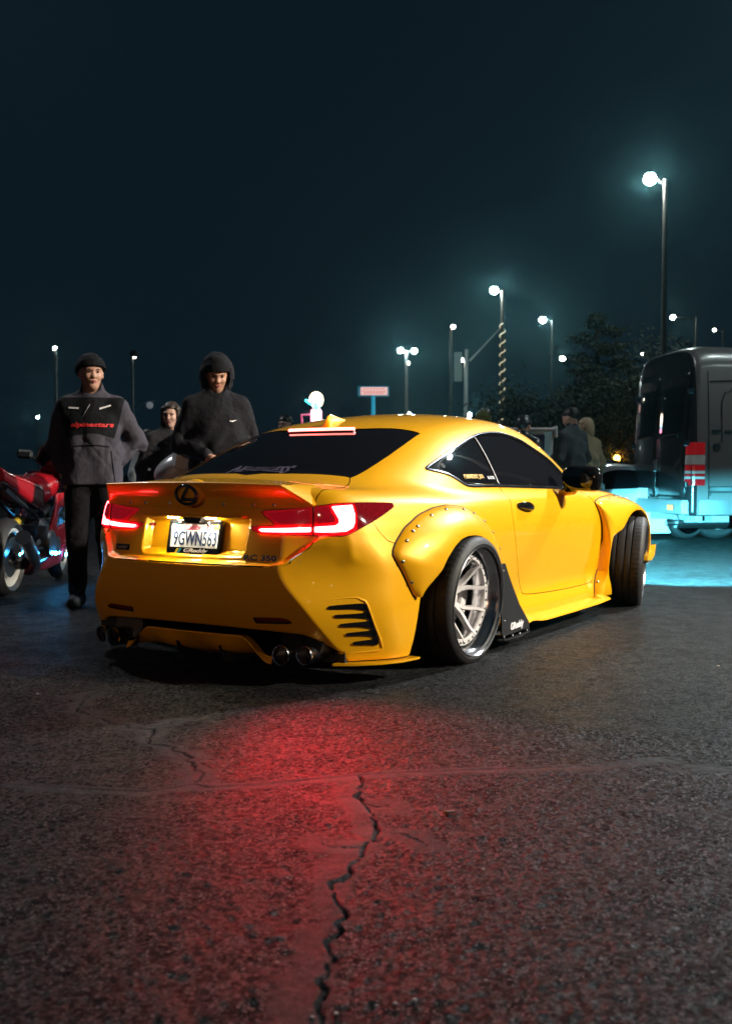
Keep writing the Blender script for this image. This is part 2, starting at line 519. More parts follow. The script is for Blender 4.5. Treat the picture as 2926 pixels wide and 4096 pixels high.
# ----------------------------------------------------------------- materials
def mat(name, color, rough=.5, metal=0.0, coat=0.0, coat_rough=.03, emit=None, emit_s=0.0, spec=.5, noise=None, bump=None, trans=0.0, sheen=0.0):
    m = bpy.data.materials.new(name); m.use_nodes = True
    nt = m.node_tree; b = nt.nodes['Principled BSDF']
    b.inputs['Base Color'].default_value = (*color, 1)
    b.inputs['Roughness'].default_value = rough
    b.inputs['Metallic'].default_value = metal
    b.inputs['Coat Weight'].default_value = coat
    b.inputs['Coat Roughness'].default_value = coat_rough
    b.inputs['Specular IOR Level'].default_value = spec
    b.inputs['Transmission Weight'].default_value = trans
    b.inputs['Sheen Weight'].default_value = sheen
    if emit:
        b.inputs['Emission Color'].default_value = (*emit, 1); b.inputs['Emission Strength'].default_value = emit_s
    if noise or bump:
        tc = nt.nodes.new('ShaderNodeTexCoord')
    if noise:                                   # (scale, amount, detail): colour and gloss wander a little
        n = nt.nodes.new('ShaderNodeTexNoise'); n.inputs['Scale'].default_value = noise[0]; n.inputs['Detail'].default_value = noise[2]
        nt.links.new(tc.outputs['Object'], n.inputs['Vector'])
        r = nt.nodes.new('ShaderNodeValToRGB'); lo = 1 - noise[1]; hi = 1 + noise[1]
        r.color_ramp.elements[0].position = .3; r.color_ramp.elements[1].position = .7
        r.color_ramp.elements[0].color = (*[c * lo for c in color], 1); r.color_ramp.elements[1].color = (*[min(1, c * hi) for c in color], 1)
        nt.links.new(n.outputs['Fac'], r.inputs['Fac']); nt.links.new(r.outputs['Color'], b.inputs['Base Color'])
        mr = nt.nodes.new('ShaderNodeMapRange'); mr.inputs['To Min'].default_value = max(0, rough * (1 - noise[1])); mr.inputs['To Max'].default_value = min(1, rough * (1 + noise[1]))
        nt.links.new(n.outputs['Fac'], mr.inputs['Value']); nt.links.new(mr.outputs['Result'], b.inputs['Roughness'])
    if bump:                                    # (scale, strength, distance)
        n = nt.nodes.new('ShaderNodeTexNoise'); n.inputs['Scale'].default_value = bump[0]; n.inputs['Detail'].default_value = 4
        nt.links.new(tc.outputs['Object'], n.inputs['Vector'])
        bp = nt.nodes.new('ShaderNodeBump'); bp.inputs['Strength'].default_value = bump[1]; bp.inputs['Distance'].default_value = bump[2]
        nt.links.new(n.outputs['Fac'], bp.inputs['Height']); nt.links.new(bp.outputs['Normal'], b.inputs['Normal'])
    return m

PAINT = mat('yellow_pearl_paint', (.95, .44, .002), rough=.40, metal=.15, coat=1.0, coat_rough=.03, spec=.3, noise=(900, .10, 1))
GAP = mat('panel_gap_black', (.006, .006, .006), rough=.8)
UNDER = mat('underbody_black', (.008, .008, .009), rough=.75)
GLOSS = mat('gloss_black', (.006, .006, .007), rough=.08, coat=.5)
SATIN = mat('satin_black', (.014, .014, .016), rough=.42)
GLASS = mat('tinted_glass', (.006, .006, .008), rough=.02, spec=.55)
CHROME = mat('chrome', (.78, .79, .82), rough=.05, metal=1)
DCHROME = mat('dark_chrome', (.26, .26, .29), rough=.10, metal=1)
TRIM = mat('window_trim_metal', (.42, .44, .47), rough=.16, metal=1)
RIMC = mat('polished_rim', (.90, .90, .93), rough=.17, metal=1)
STEEL = mat('brushed_steel', (.42, .42, .44), rough=.28, metal=1)
RUBBER = mat('tyre_rubber', (.017, .016, .017), rough=.62, noise=(60, .25, 3), bump=(500, .15, .0006))
WHITEWHEEL = mat('white_wheel_paint', (.72, .68, .68), rough=.28, coat=.6)
WHITEP = mat('plate_white', (.78, .79, .82), rough=.35)
NAVY = mat('plate_ink_navy', (.01, .03, .10), rough=.4)
SCRIPT = mat('plate_script_red', (.42, .015, .09), rough=.4)
STICKY = mat('plate_sticker_yellow', (.80, .55, .03), rough=.5)
TEAL = mat('print_teal', (.02, .28, .45), rough=.4)
WHITEPRINT = mat('print_white', (.75, .70, .72), rough=.4)
SILVERPRINT = mat('print_silver', (.55, .55, .58), rough=.3)
GOLD = mat('sticker_gold', (.55, .33, .06), rough=.35, metal=.3)
LENS = mat('red_lens', (.30, .004, .010), rough=.06, coat=1.0, emit=(1, .012, .02), emit_s=.22, noise=(130, .5, 2))
LENSD = mat('dark_red_lens', (.14, .003, .006), rough=.06, coat=1.0, emit=(1, .01, .03), emit_s=.05, noise=(220, .6, 1))
LENSW = mat('lit_red_lens', (.24, .004, .010), rough=.10, coat=1.0, emit=(1, .008, .03), emit_s=.20, noise=(260, .7, 1))
LED = mat('tail_light_led', (.9, .3, .3), rough=.4, emit=(1.0, .026, .030), emit_s=75)
LED3 = mat('brake_light_led', (.9, .3, .3), rough=.4, emit=(1.0, .12, .10), emit_s=13)
REFL = mat('reflector_red', (.16, .006, .008), rough=.15, coat=1)
PLATELAMP = mat('plate_lamp', (.9, .9, .8), rough=.4, emit=(1.0, .86, .56), emit_s=470)
# ----------------------------------------------------------------- the yellow coupe
car = empty('sports_coupe')
tag(car, 'yellow wide-body coupe with bolt-on flares and lit red tail lights', 'car')

def bisect(fn, lo, hi, n=20):
    lo = np.array(lo, float); hi = np.array(hi, float)       # fn(lo) > 0 outside, fn(hi) < 0 inside
    for _ in range(n):
        m = (lo + hi) / 2; ins = fn(m) < 0
        hi = np.where(ins, m, hi); lo = np.where(ins, lo, m)
    return hi
def on_side(q):
    q = np.asarray(q, float); x, z = q.T
    a = bisect(lambda a: body_field(x, -a, z), np.full(len(q), 1.1), np.full(len(q), .2))
    return np.stack([x, -a, z], 1)
def on_rear(q):
    q = np.asarray(q, float); a, z = q.T
    x = bisect(lambda x: body_field(x, -a, z), np.full(len(q), -1.2), np.full(len(q), -.2))
    return np.stack([x, -a, z], 1)
def on_top(q):
    q = np.asarray(q, float); x, a = q.T
    z = bisect(lambda z: body_field(x, -a, z), np.full(len(q), 1.5), np.full(len(q), .6))
    return np.stack([x, -a, z], 1)
def on_corner(q):
    q = np.asarray(q, float); s, z = q.T
    t = bisect(lambda t: body_field(s * .7071 - t, -(s * .7071 + t), z), np.full(len(q), 1.2), np.full(len(q), .2))
    return np.stack([s * .7071 - t, -(s * .7071 + t), z], 1)
def normal_at(P):
    g, _ = grad(body_field, np.asarray(P, float), .004)
    return g / np.linalg.norm(g, axis=1)[:, None]
def smooth_poly(pts, n=6, closed=True):
    pts = np.asarray(pts, float); m = len(pts); out = []
    for i in range(m if closed else m - 1):
        p0, p1, p2, p3 = (pts[(i + k) % m] if closed else pts[min(max(i + k, 0), m - 1)] for k in (-1, 0, 1, 2))
        for j in range(n):
            t = j / n
            out.append(.5 * ((2 * p1) + (-p0 + p2) * t + (2 * p0 - 5 * p1 + 4 * p2 - p3) * t * t + (-p0 + 3 * p1 - 3 * p2 + p3) * t ** 3))
    if not closed: out.append(pts[-1])
    return np.array(out)

# outlines on the body, in metres.  side: (x, z)  rear: (a = -y, z)  top: (x, a)  corner: ((x + a) / sqrt 2, z)
DLO = smooth_poly([(.030, .980), (.301, 1.064), (.537, 1.126), (.697, 1.159), (.833, 1.178), (.975, 1.187), (1.131, 1.182), (1.311, 1.148), (1.447, 1.093), (1.589, 1.038), (1.698, .963), (1.785, .892), (1.76, .852), (1.702, .851), (1.084, .865), (.633, .876), (.330, .879), (.258, .890), (.222, .908), (.160, .938), (.096, .954), (.035, .965)], 4)
QWIN = smooth_poly([(.204, 1.022), (.408, 1.083), (.640, 1.136), (.668, 1.132), (.650, 1.021), (.640, .897), (.323, .899), (.241, .918), (.139, .971), (.147, .994)], 4)
DWIN = smooth_poly([(.705, 1.146), (.947, 1.173), (1.108, 1.170), (1.269, 1.143), (1.405, 1.090), (1.550, 1.028), (1.650, .949), (1.640, .872), (1.20, .884), (.672, .894), (.684, 1.021)], 4)
RWIN = smooth_poly([(-.525, -.12), (-.522, .08), (-.507, .216), (-.467, .409), (-.437, .53), (-.415, .553), (-.123, .573), (.19, .562), (.238, .545), (.215, .40), (.150, .20), (.125, .0), (.125, -.12)], 3)
DOOR = smooth_poly([(.643, .871), (.677, .829), (.681, .788), (.665, .732), (.690, .632), (.773, .480), (.860, .336), (.901, .280), (.967, .245), (1.442, .225), (1.929, .222), (2.060, .246), (2.110, .365), (2.140, .511), (2.10, .634), (2.018, .760), (1.80, .87), (1.70, .90), (.70, .92)], 4)
LAMP = smooth_poly([(-.430, .703), (-.394, .676), (-.306, .671), (-.172, .668), (-.050, .666), (.001, .680), (.045, .700), (.114, .729), (.230, .786), (.236, .801), (.223, .809), (.064, .814), (-.070, .812), (-.158, .800), (-.301, .784), (-.381, .772), (-.331, .716), (-.357, .711)], 3)
L_OUT = [(-.163, .708), (-.074, .714), (-.057, .725), (-.058, .742), (-.089, .798), (.010, .803), (.018, .763), (.016, .725), (.006, .703), (-.024, .687), (-.078, .683), (-.163, .684)]
L_IN = [(-.400, .695), (-.176, .706), (-.176, .684), (-.284, .682), (-.383, .681)]
WIN_OUT = [(-.152, .791), (-.100, .795), (-.072, .743), (-.078, .728), (-.150, .725)]
WIN_IN = [(-.359, .766), (-.178, .786), (-.180, .721), (-.304, .718), (-.338, .743)]
REFLP = [(.367, .295), (.521, .301), (.550, .294), (.563, .283), (.544, .276), (.375, .269)]
VENTS = [[(-.118, .353), (-.107, .360), (-.000, .365), (.057, .362), (.072, .334), (.031, .337), (-.001, .342), (-.108, .345)],
         [(-.091, .314), (-.082, .320), (-.001, .321), (.075, .322), (.080, .295), (.042, .299), (-.012, .304), (-.082, .306)],
         [(-.064, .273), (-.055, .279), (.042, .284), (.089, .283), (.093, .252), (.053, .257), (.015, .262), (-.054, .264)],
         [(-.034, .229), (-.027, .236), (.043, .240), (.103, .241), (.107, .212), (.076, .216), (.033, .221), (-.026, .222)],
         [(-.002, .188), (.007, .194), (.082, .200), (.118, .199), (.119, .175), (.105, .172), (.073, .176), (.008, .179)]]
VENTBAR = [(.057, .362), (.075, .331), (.097, .268), (.118, .208), (.120, .182), (.105, .173), (.093, .215), (.080, .258), (.064, .306), (.048, .343)]
LIDTOP = Curve1([-1.1, -.847, -.777, -.70, -.644, -.555, -.489, -.43, -.30], [.622, .622, .622, .628, .626, .606, .578, .541, .47])
LIDREAR = Curve1([.40, .520, .536, .556, .599, .646, .669, .70, .90], [.30, .40, .531, .560, .608, .638, .640, .636, .622])

P0, Q0, N0 = mesh_field(body_field, (-1.12, -1.024, .03), (3.75, .03, 1.36), .008, lip=2.2)
M0 = (P0, tris_of(Q0), N0)
M0 = clip(M0, M0[0][:, 1])

def both(M):
    P, T, N = M
    n = len(P); P2 = np.concatenate([P, P * [1, -1, 1]]); N2 = np.concatenate([N, N * [1, -1, 1]])
    mid = np.abs(P[:, 1]) < 1e-5; N2[:n][mid, 1] = 0
    m2 = np.where(mid, np.arange(n), np.arange(n) + n)
    return P2, np.concatenate([T, m2[T][:, ::-1]]), N2
def flip_y(M): return M[0] * [1, -1, 1], M[1][:, ::-1], M[2] * [1, -1, 1]
def push(M, d): return M[0] + M[2] / np.maximum(np.linalg.norm(M[2], axis=1), 1e-9)[:, None] * d, M[1], M[2]
def join(*Ms):
    P, T, N, b = [], [], [], 0
    for M in Ms:
        P.append(M[0]); T.append(M[1] + b); N.append(M[2]); b += len(M[0])
    return np.concatenate(P), np.concatenate(T), np.concatenate(N)
def put(name, M, m, parent=car): return mesh_obj(name, M[0], M[1], m, parent, normals=M[2])
GAPS = []
def cut_out(M, field, g=.0024):
    """splits M into (inside, rest), leaving a sunk dark joint between them"""
    d = field(M[0])
    inn = clip(M, d + g); rest = clip(M, -(d - g))
    band = clip(M, d - g); band = clip(band, -(field(band[0]) + g))
    if len(band[1]): GAPS.append(push(band, -.009))
    return inn, rest
S2 = .70711
def f_side(poly, amin=.45): return lambda P: np.maximum(poly_sd(poly, P[:, 0], P[:, 2]), amin + P[:, 1])
def f_rear(poly, xmax=-.5): return lambda P: np.maximum(poly_sd(poly, -P[:, 1], P[:, 2]), P[:, 0] - xmax)
def f_top(poly, zmin=.85): return lambda P: np.maximum(poly_sd(poly, P[:, 0], -P[:, 1]), zmin - P[:, 2])
def f_corner(poly, xmax=-.3): return lambda P: np.maximum(np.maximum(poly_sd(poly, (P[:, 0] - P[:, 1]) * S2, P[:, 2]), P[:, 0] - xmax), P[:, 0] - .5 * -P[:, 1] + .05)

rwin, M = cut_out(M0, f_top(RWIN), .001)
dlo, M = cut_out(M, f_side(DLO), .001)
lamp, M = cut_out(M, f_corner(LAMP), .0015)
# dark inner faces: wheel wells, underside, cut-away above the tail pipes
def f_dark(P):
    x, y, z = P.T; a = -y
    w = np.full(len(P), 1e3)
    for wx in (WHEEL_R, WHEEL_F):
        w = np.minimum(w, np.maximum(np.sqrt((x - wx) ** 2 + (z - WHEEL_Z) ** 2) - .3755, a - np.where(wx == 0, .905, .885)))
    slot = np.maximum(np.maximum(-.42 - .38 * np.clip(.36 - z, -1, 1) - x, x - .1), np.maximum(z - .40, a - .885))
    under = z - .1035
    zc = .238 - .015 * (a / .6) ** 2 - .11 * sstep(.58, .84, a)
    cutw = np.maximum(np.maximum(z - zc - .004, (rear_x(a, z) + .018) - x), np.maximum(x + .5, a - .80))
    return np.minimum(np.minimum(w, under), np.minimum(cutw, slot))
dd = f_dark(M[0]); dark = clip(M, dd); M = clip(M, -dd)
def f_lid(P):
    x, y, z = P.T; a = -y
    d = np.where(z > .80, a - LIDTOP(x), a - LIDREAR(z))
    return np.maximum(np.maximum(d, .530 - z), x + .40)
lid, M = cut_out(M, f_lid, .003)
door, M = cut_out(M, f_side(DOOR), .0022)
SEAM = [(-.70, .80), (-.652, .724), (-.626, .677), (-.591, .639), (-.551, .625), (-.30, .615), (-.30, .0), (-1.3, .0), (-1.3, .80)]
bump, M = cut_out(M, f_side(SEAM, -.2), .0018)
refl, bump = cut_out(bump, f_rear(REFLP), .002)
put('body_shell', both(M), PAINT)
for half in (lid,): put('trunk_lid', both(half), PAINT)
door_r = put('door', door, PAINT); door_l = put('door', flip_y(door), PAINT)
bumper = put('rear_bumper', both(bump), PAINT)
for r in (refl, flip_y(refl)): put('reflector', push(r, -.010), REFL, bumper)
put('underbody', both(dark), UNDER)
put('panel_joints', both(join(*GAPS)), GAP)
rw = put('rear_window', both(push(rwin, -.004)), GLASS)

# side glass, black surround, bright trim
for sgn in (1, -1):
    fl = (lambda m: m) if sgn > 0 else flip_y
    q, rest = cut_out(dlo, f_side(QWIN), .0015); dw, rest = cut_out(rest, f_side(DWIN), .0015)
    put('window_surround', fl(push(rest, -.003)), GLOSS)
    put('quarter_window', fl(push(q, -.005)), GLASS); put('door_window', fl(push(dw, -.006)), GLASS)
    tp = on_side(DLO); tn = normal_at(tp); tp = tp + tn * .001
    if sgn < 0: tp = tp * [1, -1, 1]; tn = tn * [1, -1, 1]
    mb = MB(); mb.tube(tp, .0085, 8, closed=True, flat=.55, up=[Vector(n) for n in tn]); mb.build('window_trim', TRIM, car, fix=True)
    bp = on_side(smooth_poly([(.684, 1.150), (.668, 1.079), (.661, 1.012), (.655, .949), (.652, .888)], 4, closed=False)); bn = normal_at(bp)
    if sgn < 0: bp = bp * [1, -1, 1]; bn = bn * [1, -1, 1]
    mb = MB(); mb.tube(bp + bn * .001, .0055, 6, flat=.6, up=[Vector(n) for n in bn]); mb.build('pillar_strip', SILVERPRINT, car)

# tail lights
for sgn in (1, -1):
    fl = (lambda m: m) if sgn > 0 else flip_y
    base = lamp
    tl = put('tail_light', fl(push(base, -.002)), LENS)
    dark_tip = clip(base, .030 - (base[0][:, 0] - base[0][:, 1]) * S2)
    put('lens_tip', fl(push(dark_tip, .0015)), LENSD, tl)
    for poly in (L_OUT, L_IN):
        led = clip(base, f_corner(poly)(base[0])); put('led_bar', fl(push(led, .004)), LED, tl)
    for poly in (WIN_OUT, WIN_IN):
        w = clip(base, f_corner(poly)(base[0])); put('lens_window', fl(push(w, .003)), LENSW, tl)
    sp = on_corner([(-.165, .801), (-.1675, .735), (-.167, .668)])
    if sgn < 0: sp = sp * [1, -1, 1]
    mb = MB(); mb.tube(sp, .0035, 6); mb.build('lens_joint', GAP, tl)

# bumper vents: five finned slots joined by a dark upright
for sgn in (1, -1):
    for i, poly in enumerate(VENTS + [VENTBAR]):
        sub = clip(bump, f_corner(smooth_poly(poly, 3))(bump[0]))
        M2 = push(sub, .004)
        if sgn < 0: M2 = flip_y(M2)
        put('vent_fin', M2, GLOSS, bumper)
    vp = np.array(on_corner(smooth_poly([(-.150, .385), (.0, .392), (.040, .381), (.064, .362), (.100, .268), (.136, .181), (.134, .150), (.06, .143), (-.046, .136)], 4, closed=False)))
    vn = normal_at(vp)
    if sgn < 0: vp = vp * [1, -1, 1]; vn = vn * [1, -1, 1]
    mb = MB(); mb.tube(vp - vn * .004, [.004 + .006 * math.sin(math.pi * k / (len(vp) - 1)) for k in range(len(vp))], 8); mb.build('vent_rim', PAINT, bumper)

# duck-tail spoiler riveted to the lid
def spoiler_sections():
    rows = []
    for a in np.concatenate([np.linspace(0, .50, 14), [.52, .532]]):
        zt = .908 - .010 * (a / .53) ** 2
        xl = -1.000 + .022 * (a / .53) ** 2
        xb = float(on_rear([(a, .79)])[0, 0]) - .004
        zf = float(on_top([(-.66, a)])[0, 2]) + .002
        zb = .786 + .004 * (a / .53) ** 2
        rows.append([(-.66 + .03 * (a / .53) ** 2, -a, zf), (-.80, -a, zf + .006), (-.93, -a, zt - .004), (xl + .006, -a, zt), (xl, -a, zt - .004), (xl + .002, -a, zt - .010),
                     (xl + .030, -a, zt - .040), (xb - .006, -a, .835), (xb - .001, -a, .806), (xb, -a, zb)])
    A = rows[-1]
    Cc = Vector((-.862, -.632, .802)); Bf = Vector((-.66, -.612, float(on_top([(-.66, .612)])[0, 2]) + .002))
    for t in (.25, .5, .75, 1.0):
        lip = Vector(A[4]).lerp(Cc, t)
        row = []
        for k, p in enumerate(A):
            p = Vector(p)
            if k <= 2: q = p.lerp(Bf if k == 0 else Bf.lerp(Cc, (0, .45, .8)[k]), t)
            elif k <= 5: q = lip + (p - Vector(A[4])) * (1 - t)
            else:
                b = Vector(A[9]).lerp(Cc + Vector((-.002, 0, -.004)), t)
                q = b + (p - Vector(A[9])) * (1 - t)
            row.append(tuple(q))
        rows.append(row)
    return rows
rows = spoiler_sections()
full = [[(x, -y, z) for x, y, z in r] for r in rows[::-1]][:-1] + rows
mb = MB(); mb.grid(full); spo = mb.build('spoiler', PAINT, car, angle=28)
def rivet(parent, p, n, r=.008, m=STEEL, name='bolt'):
    n = Vector(n).normalized(); R = n.to_track_quat('Z', 'Y').to_matrix()
    key = (round(r, 4), m.name)
    if key not in RIV:
        q = MB(); q.lathe([(0.0001, .7), (.55, .62), (.9, .35), (1.0, .0)], 10, 'z')
        o = q.build('bolt', m); RIV[key] = o.data; bpy.data.objects.remove(o)
    o = bpy.data.objects.new(name, RIV[key]); COL.objects.link(o); o.parent = parent
    o.matrix_local = Matrix.Translation(Vector(p)) @ R.to_4x4() @ Matrix.Scale(r, 4)
    return o
RIV = {}
for a in (-.57, -.44, -.33, -.165, 0.0, .165, .33, .44, .57):
    z = .804 + (.012 if abs(a) > .5 else 0)
    p = on_rear([(abs(a), z)])[0]; rivet(spo, (p[0] - .007, a, z), (-1, 0, .1), .0085)
# emblem: ring and slanted stroke
mb = MB()
ex = float(on_rear([(0, .80)])[0, 0])
ec = Vector((-.990, .006, .846)); eu = Vector((0, -1, 0)); ev = Vector((-.22, 0, .976)).normalized()
mb.tube([ec + eu * (.062 * math.cos(t)) + ev * (.045 * math.sin(t)) for t in np.linspace(0, 2 * math.pi, 37)[:-1]], .0075, 8, closed=True)
mb.tube([ec + eu * .018 + ev * .040, ec + eu * -.012 + ev * .004, ec + eu * -.030 + ev * -.020], [.006, .008, .008], 8)
mb.tube([ec + eu * -.032 + ev * -.021, ec + eu * .015 + ev * -.022, ec + eu * .050 + ev * -.020], [.008, .007, .006], 8)
mb.build('emblem', DCHROME, spo)
mb = MB(); mb.lathe([(0.0001, .0), (.92, .0), (1.0, -.4), (1.05, -6)], 28, 'z')
o = mb.build('emblem_base', PAINT, spo); o.matrix_local = Matrix.Translation(ec + Vector((.008, 0, 0))) @ Matrix((( -ev.cross(eu)).normalized() * 1, eu, ev)).transposed().to_4x4() @ Matrix(((0, 0, 1, 0), (1, 0, 0, 0), (0, 1, 0, 0), (0, 0, 0, 1))) @ Matrix.Diagonal((.078, .058, .012, 1))

# number plate, frame, lamps, reversing camera
pc = Vector((-.9365, -.002, .645)); pu = Vector((0, -1, 0)); pv = Vector((.185, 0, .983)).normalized(); pn = pu.cross(pv)   # pn points backwards
def pl(u, v, d=0.0): return pc + pu * u + pv * v + pn * d
plate = mesh_obj('licence_plate', [pl(u, v, .004) for u, v in ((-.152, -.076), (.152, -.076), (.152, .076), (-.152, .076))], [(0, 1, 2, 3)], WHITEP, car, smooth=False)
mb = MB()
def ring(w, h, r, n=6):
    out = []
    for cx, cy, a0 in ((w - r, h - r, 0), (-w + r, h - r, 90), (-w + r, -h + r, 180), (w - r, -h + r, 270)):
        for k in range(n + 1):
            t = math.radians(a0 + 90 * k / n); out.append((cx + r * math.cos(t), cy + r * math.sin(t)))
    return out
ro = ring(.161, .083, .012); ri = [(u * .915, v * .80 + (.004 if v > 0 else .0)) for u, v in ring(.161, .083, .006)]
rib = [(max(-.146, min(.146, u)), max(-.050, min(.066, v))) for u, v in ri]
mb.grid([[pl(u, v, -.012) for u, v in ro], [pl(u, v, .008) for u, v in ro], [pl(u * .985, v * .97, .012) for u, v in ro], [pl(u, v, .012) for u, v in rib], [pl(u, v, .004) for u, v in rib]], closed_u=True)
mb.build('plate_frame', GLOSS, plate, angle=30)
def ptext(name, t, m, u, v, w, h, d=.0048, bold=.0, shear=0.0, **k): return text_obj(name, t, m, plate, pl(u, v, d), pu, pv, w, h, bold=bold, shear=shear, **k)
ptext('plate_number', '9GWN563', NAVY, .002, -.006, .262, .070, .0052, bold=.0012, depth=.0012)
ptext('plate_state_script', 'California', SCRIPT, .006, .049, .150, .030, shear=.35)
ptext('plate_month', 'AUG', TEAL, -.118, .056, .030, .013, bold=.0006)
mesh_obj('plate_sticker', [pl(u, v, .0052) for u, v in ((.106, .037), (.140, .037), (.140, .063), (.106, .063))], [(0, 1, 2, 3)], STICKY, plate, smooth=False)
ptext('sticker_year', '25', NAVY, .126, .054, .016, .010, .0062)
ptext('frame_maker', 'GReddy', WHITEPRINT, .022, -.0665, .146, .024, .0135, bold=.0016, shear=.3)
for k, m in enumerate((STICKY, TEAL)):
    mesh_obj('frame_stripe', [pl(u + k * .016, v, .0136) for u, v in ((-.108, -.079), (-.096, -.079), (-.082, -.056), (-.094, -.056))], [(0, 1, 2, 3)], m, plate, smooth=False)
for u in (-.090, .082): rivet(plate, pl(u, .064, .012), pn, .009, CHROME, 'plate_screw')
mb = MB(); mb.extrude([(-.965, y, z) for y, z in ((.055, .741), (-.065, .741), (-.050, .716), (.035, .716))], (.05, 0, 0)); mb.build('reversing_camera', SATIN, car, smooth=False)
mb = MB(); mb.rbox((-.948, 0, .7475), (.050, .62, .013), .004); mb.build('plate_ledge', PAINT, car, angle=20)
for y in (.115, -.115):
    mb = MB(); mb.box((-.958, y, .7385), (.018, .055, .004)); mb.build('plate_lamp', PLATELAMP, car, smooth=False)

# badges on the lid
def badge(name, t, a_c, z, w, h, m, shear=0.0, bold=.003):
    p = on_rear([(a_c - w / 2, z), (a_c + w / 2, z)]) if a_c > 0 else on_rear([(-a_c + w / 2, z), (-a_c - w / 2, z)]) * [1, -1, 1]
    ux = Vector(p[1]) - Vector(p[0]); o = (Vector(p[0]) + Vector(p[1])) / 2 + Vector((-.004, 0, 0))
    return text_obj(name, t, m, car, o, ux, Vector((.12, 0, 1)), w, h, bold=bold, shear=shear, depth=.003)
badge('model_badge', 'RC 350', .405, .566, .172, .026, RIMC, bold=.003)
p = on_rear([(.40, .585), (.50, .585)]) * [1, -1, 1]
mb = MB(); c = (p[0] + p[1]) / 2; ux = (Vector(p[0]) - Vector(p[1])).normalized()
Rb = Matrix((ux, Vector((.12, 0, 1)).normalized().cross(ux) * -1, Vector((.12, 0, 1)).normalized())).transposed()
mb.rbox((c[0] - .002, c[1], c[2]), (.098, .010, .030), .003, Rb); sb = mb.build('sport_badge', GLOSS, car, angle=20)
text_obj('badge_letters', 'F SPORT', SILVERPRINT, sb, (c[0] - .0085, c[1], c[2]), ux, (.12, 0, 1), .082, .013, shear=.2, depth=.0004)

# high brake light and shark-fin aerial
mb = MB()
pts = []
for y in np.linspace(-.215, .215, 25):
    q = on_top([(.118 + .4 * y * y, abs(y))])[0]; pts.append((q[0] - .012, y, q[2] + .004))
mb.tube(pts, .0125, 8, flat=.7); bl = mb.build('high_brake_light', LED3, car)
mb = MB(); mb.tube([(p[0] - .006, p[1], p[2] - .014) for p in pts], .009, 6); mb.build('brake_light_housing', SATIN, bl)
zb = float(on_top([(.24, 0)])[0, 2])
fin = [(.15, .0, .034), (.165, .030, .034), (.185, .060, .026), (.215, .062, .022), (.27, .040, .020), (.33, .014, .014), (.365, .002, .004)]
rows = []
for x, hgt, w in fin:
    z0 = float(on_top([(x, 0)])[0, 2]) - .004
    hgt = max(hgt, .006)
    rows.append([(x, w * math.cos(t) * (1 if math.sin(t) < .3 else 1 - .75 * min(1, math.sin(t))), z0 + (hgt + .004) * max(0, math.sin(t))) for t in np.linspace(0, math.pi, 13)])
mb = MB(); mb.grid(rows); mb.add(rows[0], [tuple(range(13))]); mb.build('roof_aerial', PAINT, car, angle=60)
# lettering strip on the rear glass
def glass_text():
    V, F = text_mesh('NEVERLESS', .1, .004, .35, 0, 1.0)
    lo = V.min(0); hi = V.max(0)
    u = (V[:, 0] - lo[0]) / (hi[0] - lo[0]); w = (V[:, 1] - lo[1]) / (hi[1] - lo[1]); arch = 4 * (u - .5) ** 2
    y = .165 - .375 * u; x = -.452 + .075 * (w - .5) * (.75 + .9 * arch)
    q = on_top(np.stack([x, np.abs(y)], 1)); n = normal_at(q); q = q + n * .001; q[:, 1] = y
    mesh_obj('window_lettering', q, F, mat('iridescent_vinyl', (.24, .20, .30), rough=.25, metal=.7, noise=(14, .5, 2)), rw, smooth=False)
glass_text()

# door handle, mirror
for sgn in (1, -1):
    hp = on_side([(.755, .765), (.80, .762), (.86, .757), (.92, .750), (.965, .743)]); hn = normal_at(hp)
    if sgn < 0: hp = hp * [1, -1, 1]; hn = hn * [1, -1, 1]
    dr = door_r if sgn > 0 else door_l
    mb = MB(); mb.tube(hp + hn * np.array([.004, .020, .026, .022, .006])[:, None], [.012, .021, .024, .020, .010], 10, flat=.55, up=[Vector(n) for n in hn]); mb.build('door_handle', GLOSS, dr)
    c = np.array([1.47, -1.005 * sgn, .915])
    def mf(x, y, z, c=c, sgn=sgn):
        X = (x - c[0]); Y = (y - c[1]) * sgn; Z = z - c[2]
        wy = .128 - .02 * sstep(0, .09, X); wz = .078 - .016 * sstep(0, .10, X)
        b = smax(smax(np.abs(Y + .02 * Z) - wy, np.abs(Z - .05 * Y) - wz, .07), np.abs(X - .03) - .065 + .25 * Y * Y, .05)
        arm = np.sqrt((Z + .085 + (Y - .10) * .15) ** 2 + (X - .03) ** 2 * .5) - .022
        arm = smax(arm, np.abs(Y - .125) - .075, .02)
        return smin(b, arm, .04)
    Pm, Qm, Nm = mesh_field(mf, c - .24, c + .24, .008, lip=2)
    Mm = (Pm, tris_of(Qm), Nm)
    face = clip(Mm, Pm[:, 0] - (c[0] - .012)); rest = clip(Mm, -(Pm[:, 0] - (c[0] - .012)))
    low = clip(rest, rest[0][:, 2] - (c[2] - .072)); rest = clip(rest, -(rest[0][:, 2] - (c[2] - .072)))
    cap_d = (rest[0][:, 0] - (c[0] + .035))
    mir = put('door_mirror', clip(rest, cap_d), GLOSS)
    put('mirror_cap', clip(rest, -cap_d), PAINT, mir); put('mirror_back', face, GLOSS, mir); put('mirror_arm', low, PAINT, mir)
    mb = MB(); mb.lathe([(.0001, 0), (1.0, 0), (1.03, .1)], 24, 'x'); o = mb.build('mirror_glass', mat('mirror_glass', (.25, .26, .28), rough=.02, metal=1), mir)
    o.matrix_local = Matrix.Translation((c[0] - .036, c[1], c[2])) @ Matrix.Rotation(math.radians(10 * sgn), 4, 'Z') @ Matrix.Diagonal((.006, .105, .058, 1))

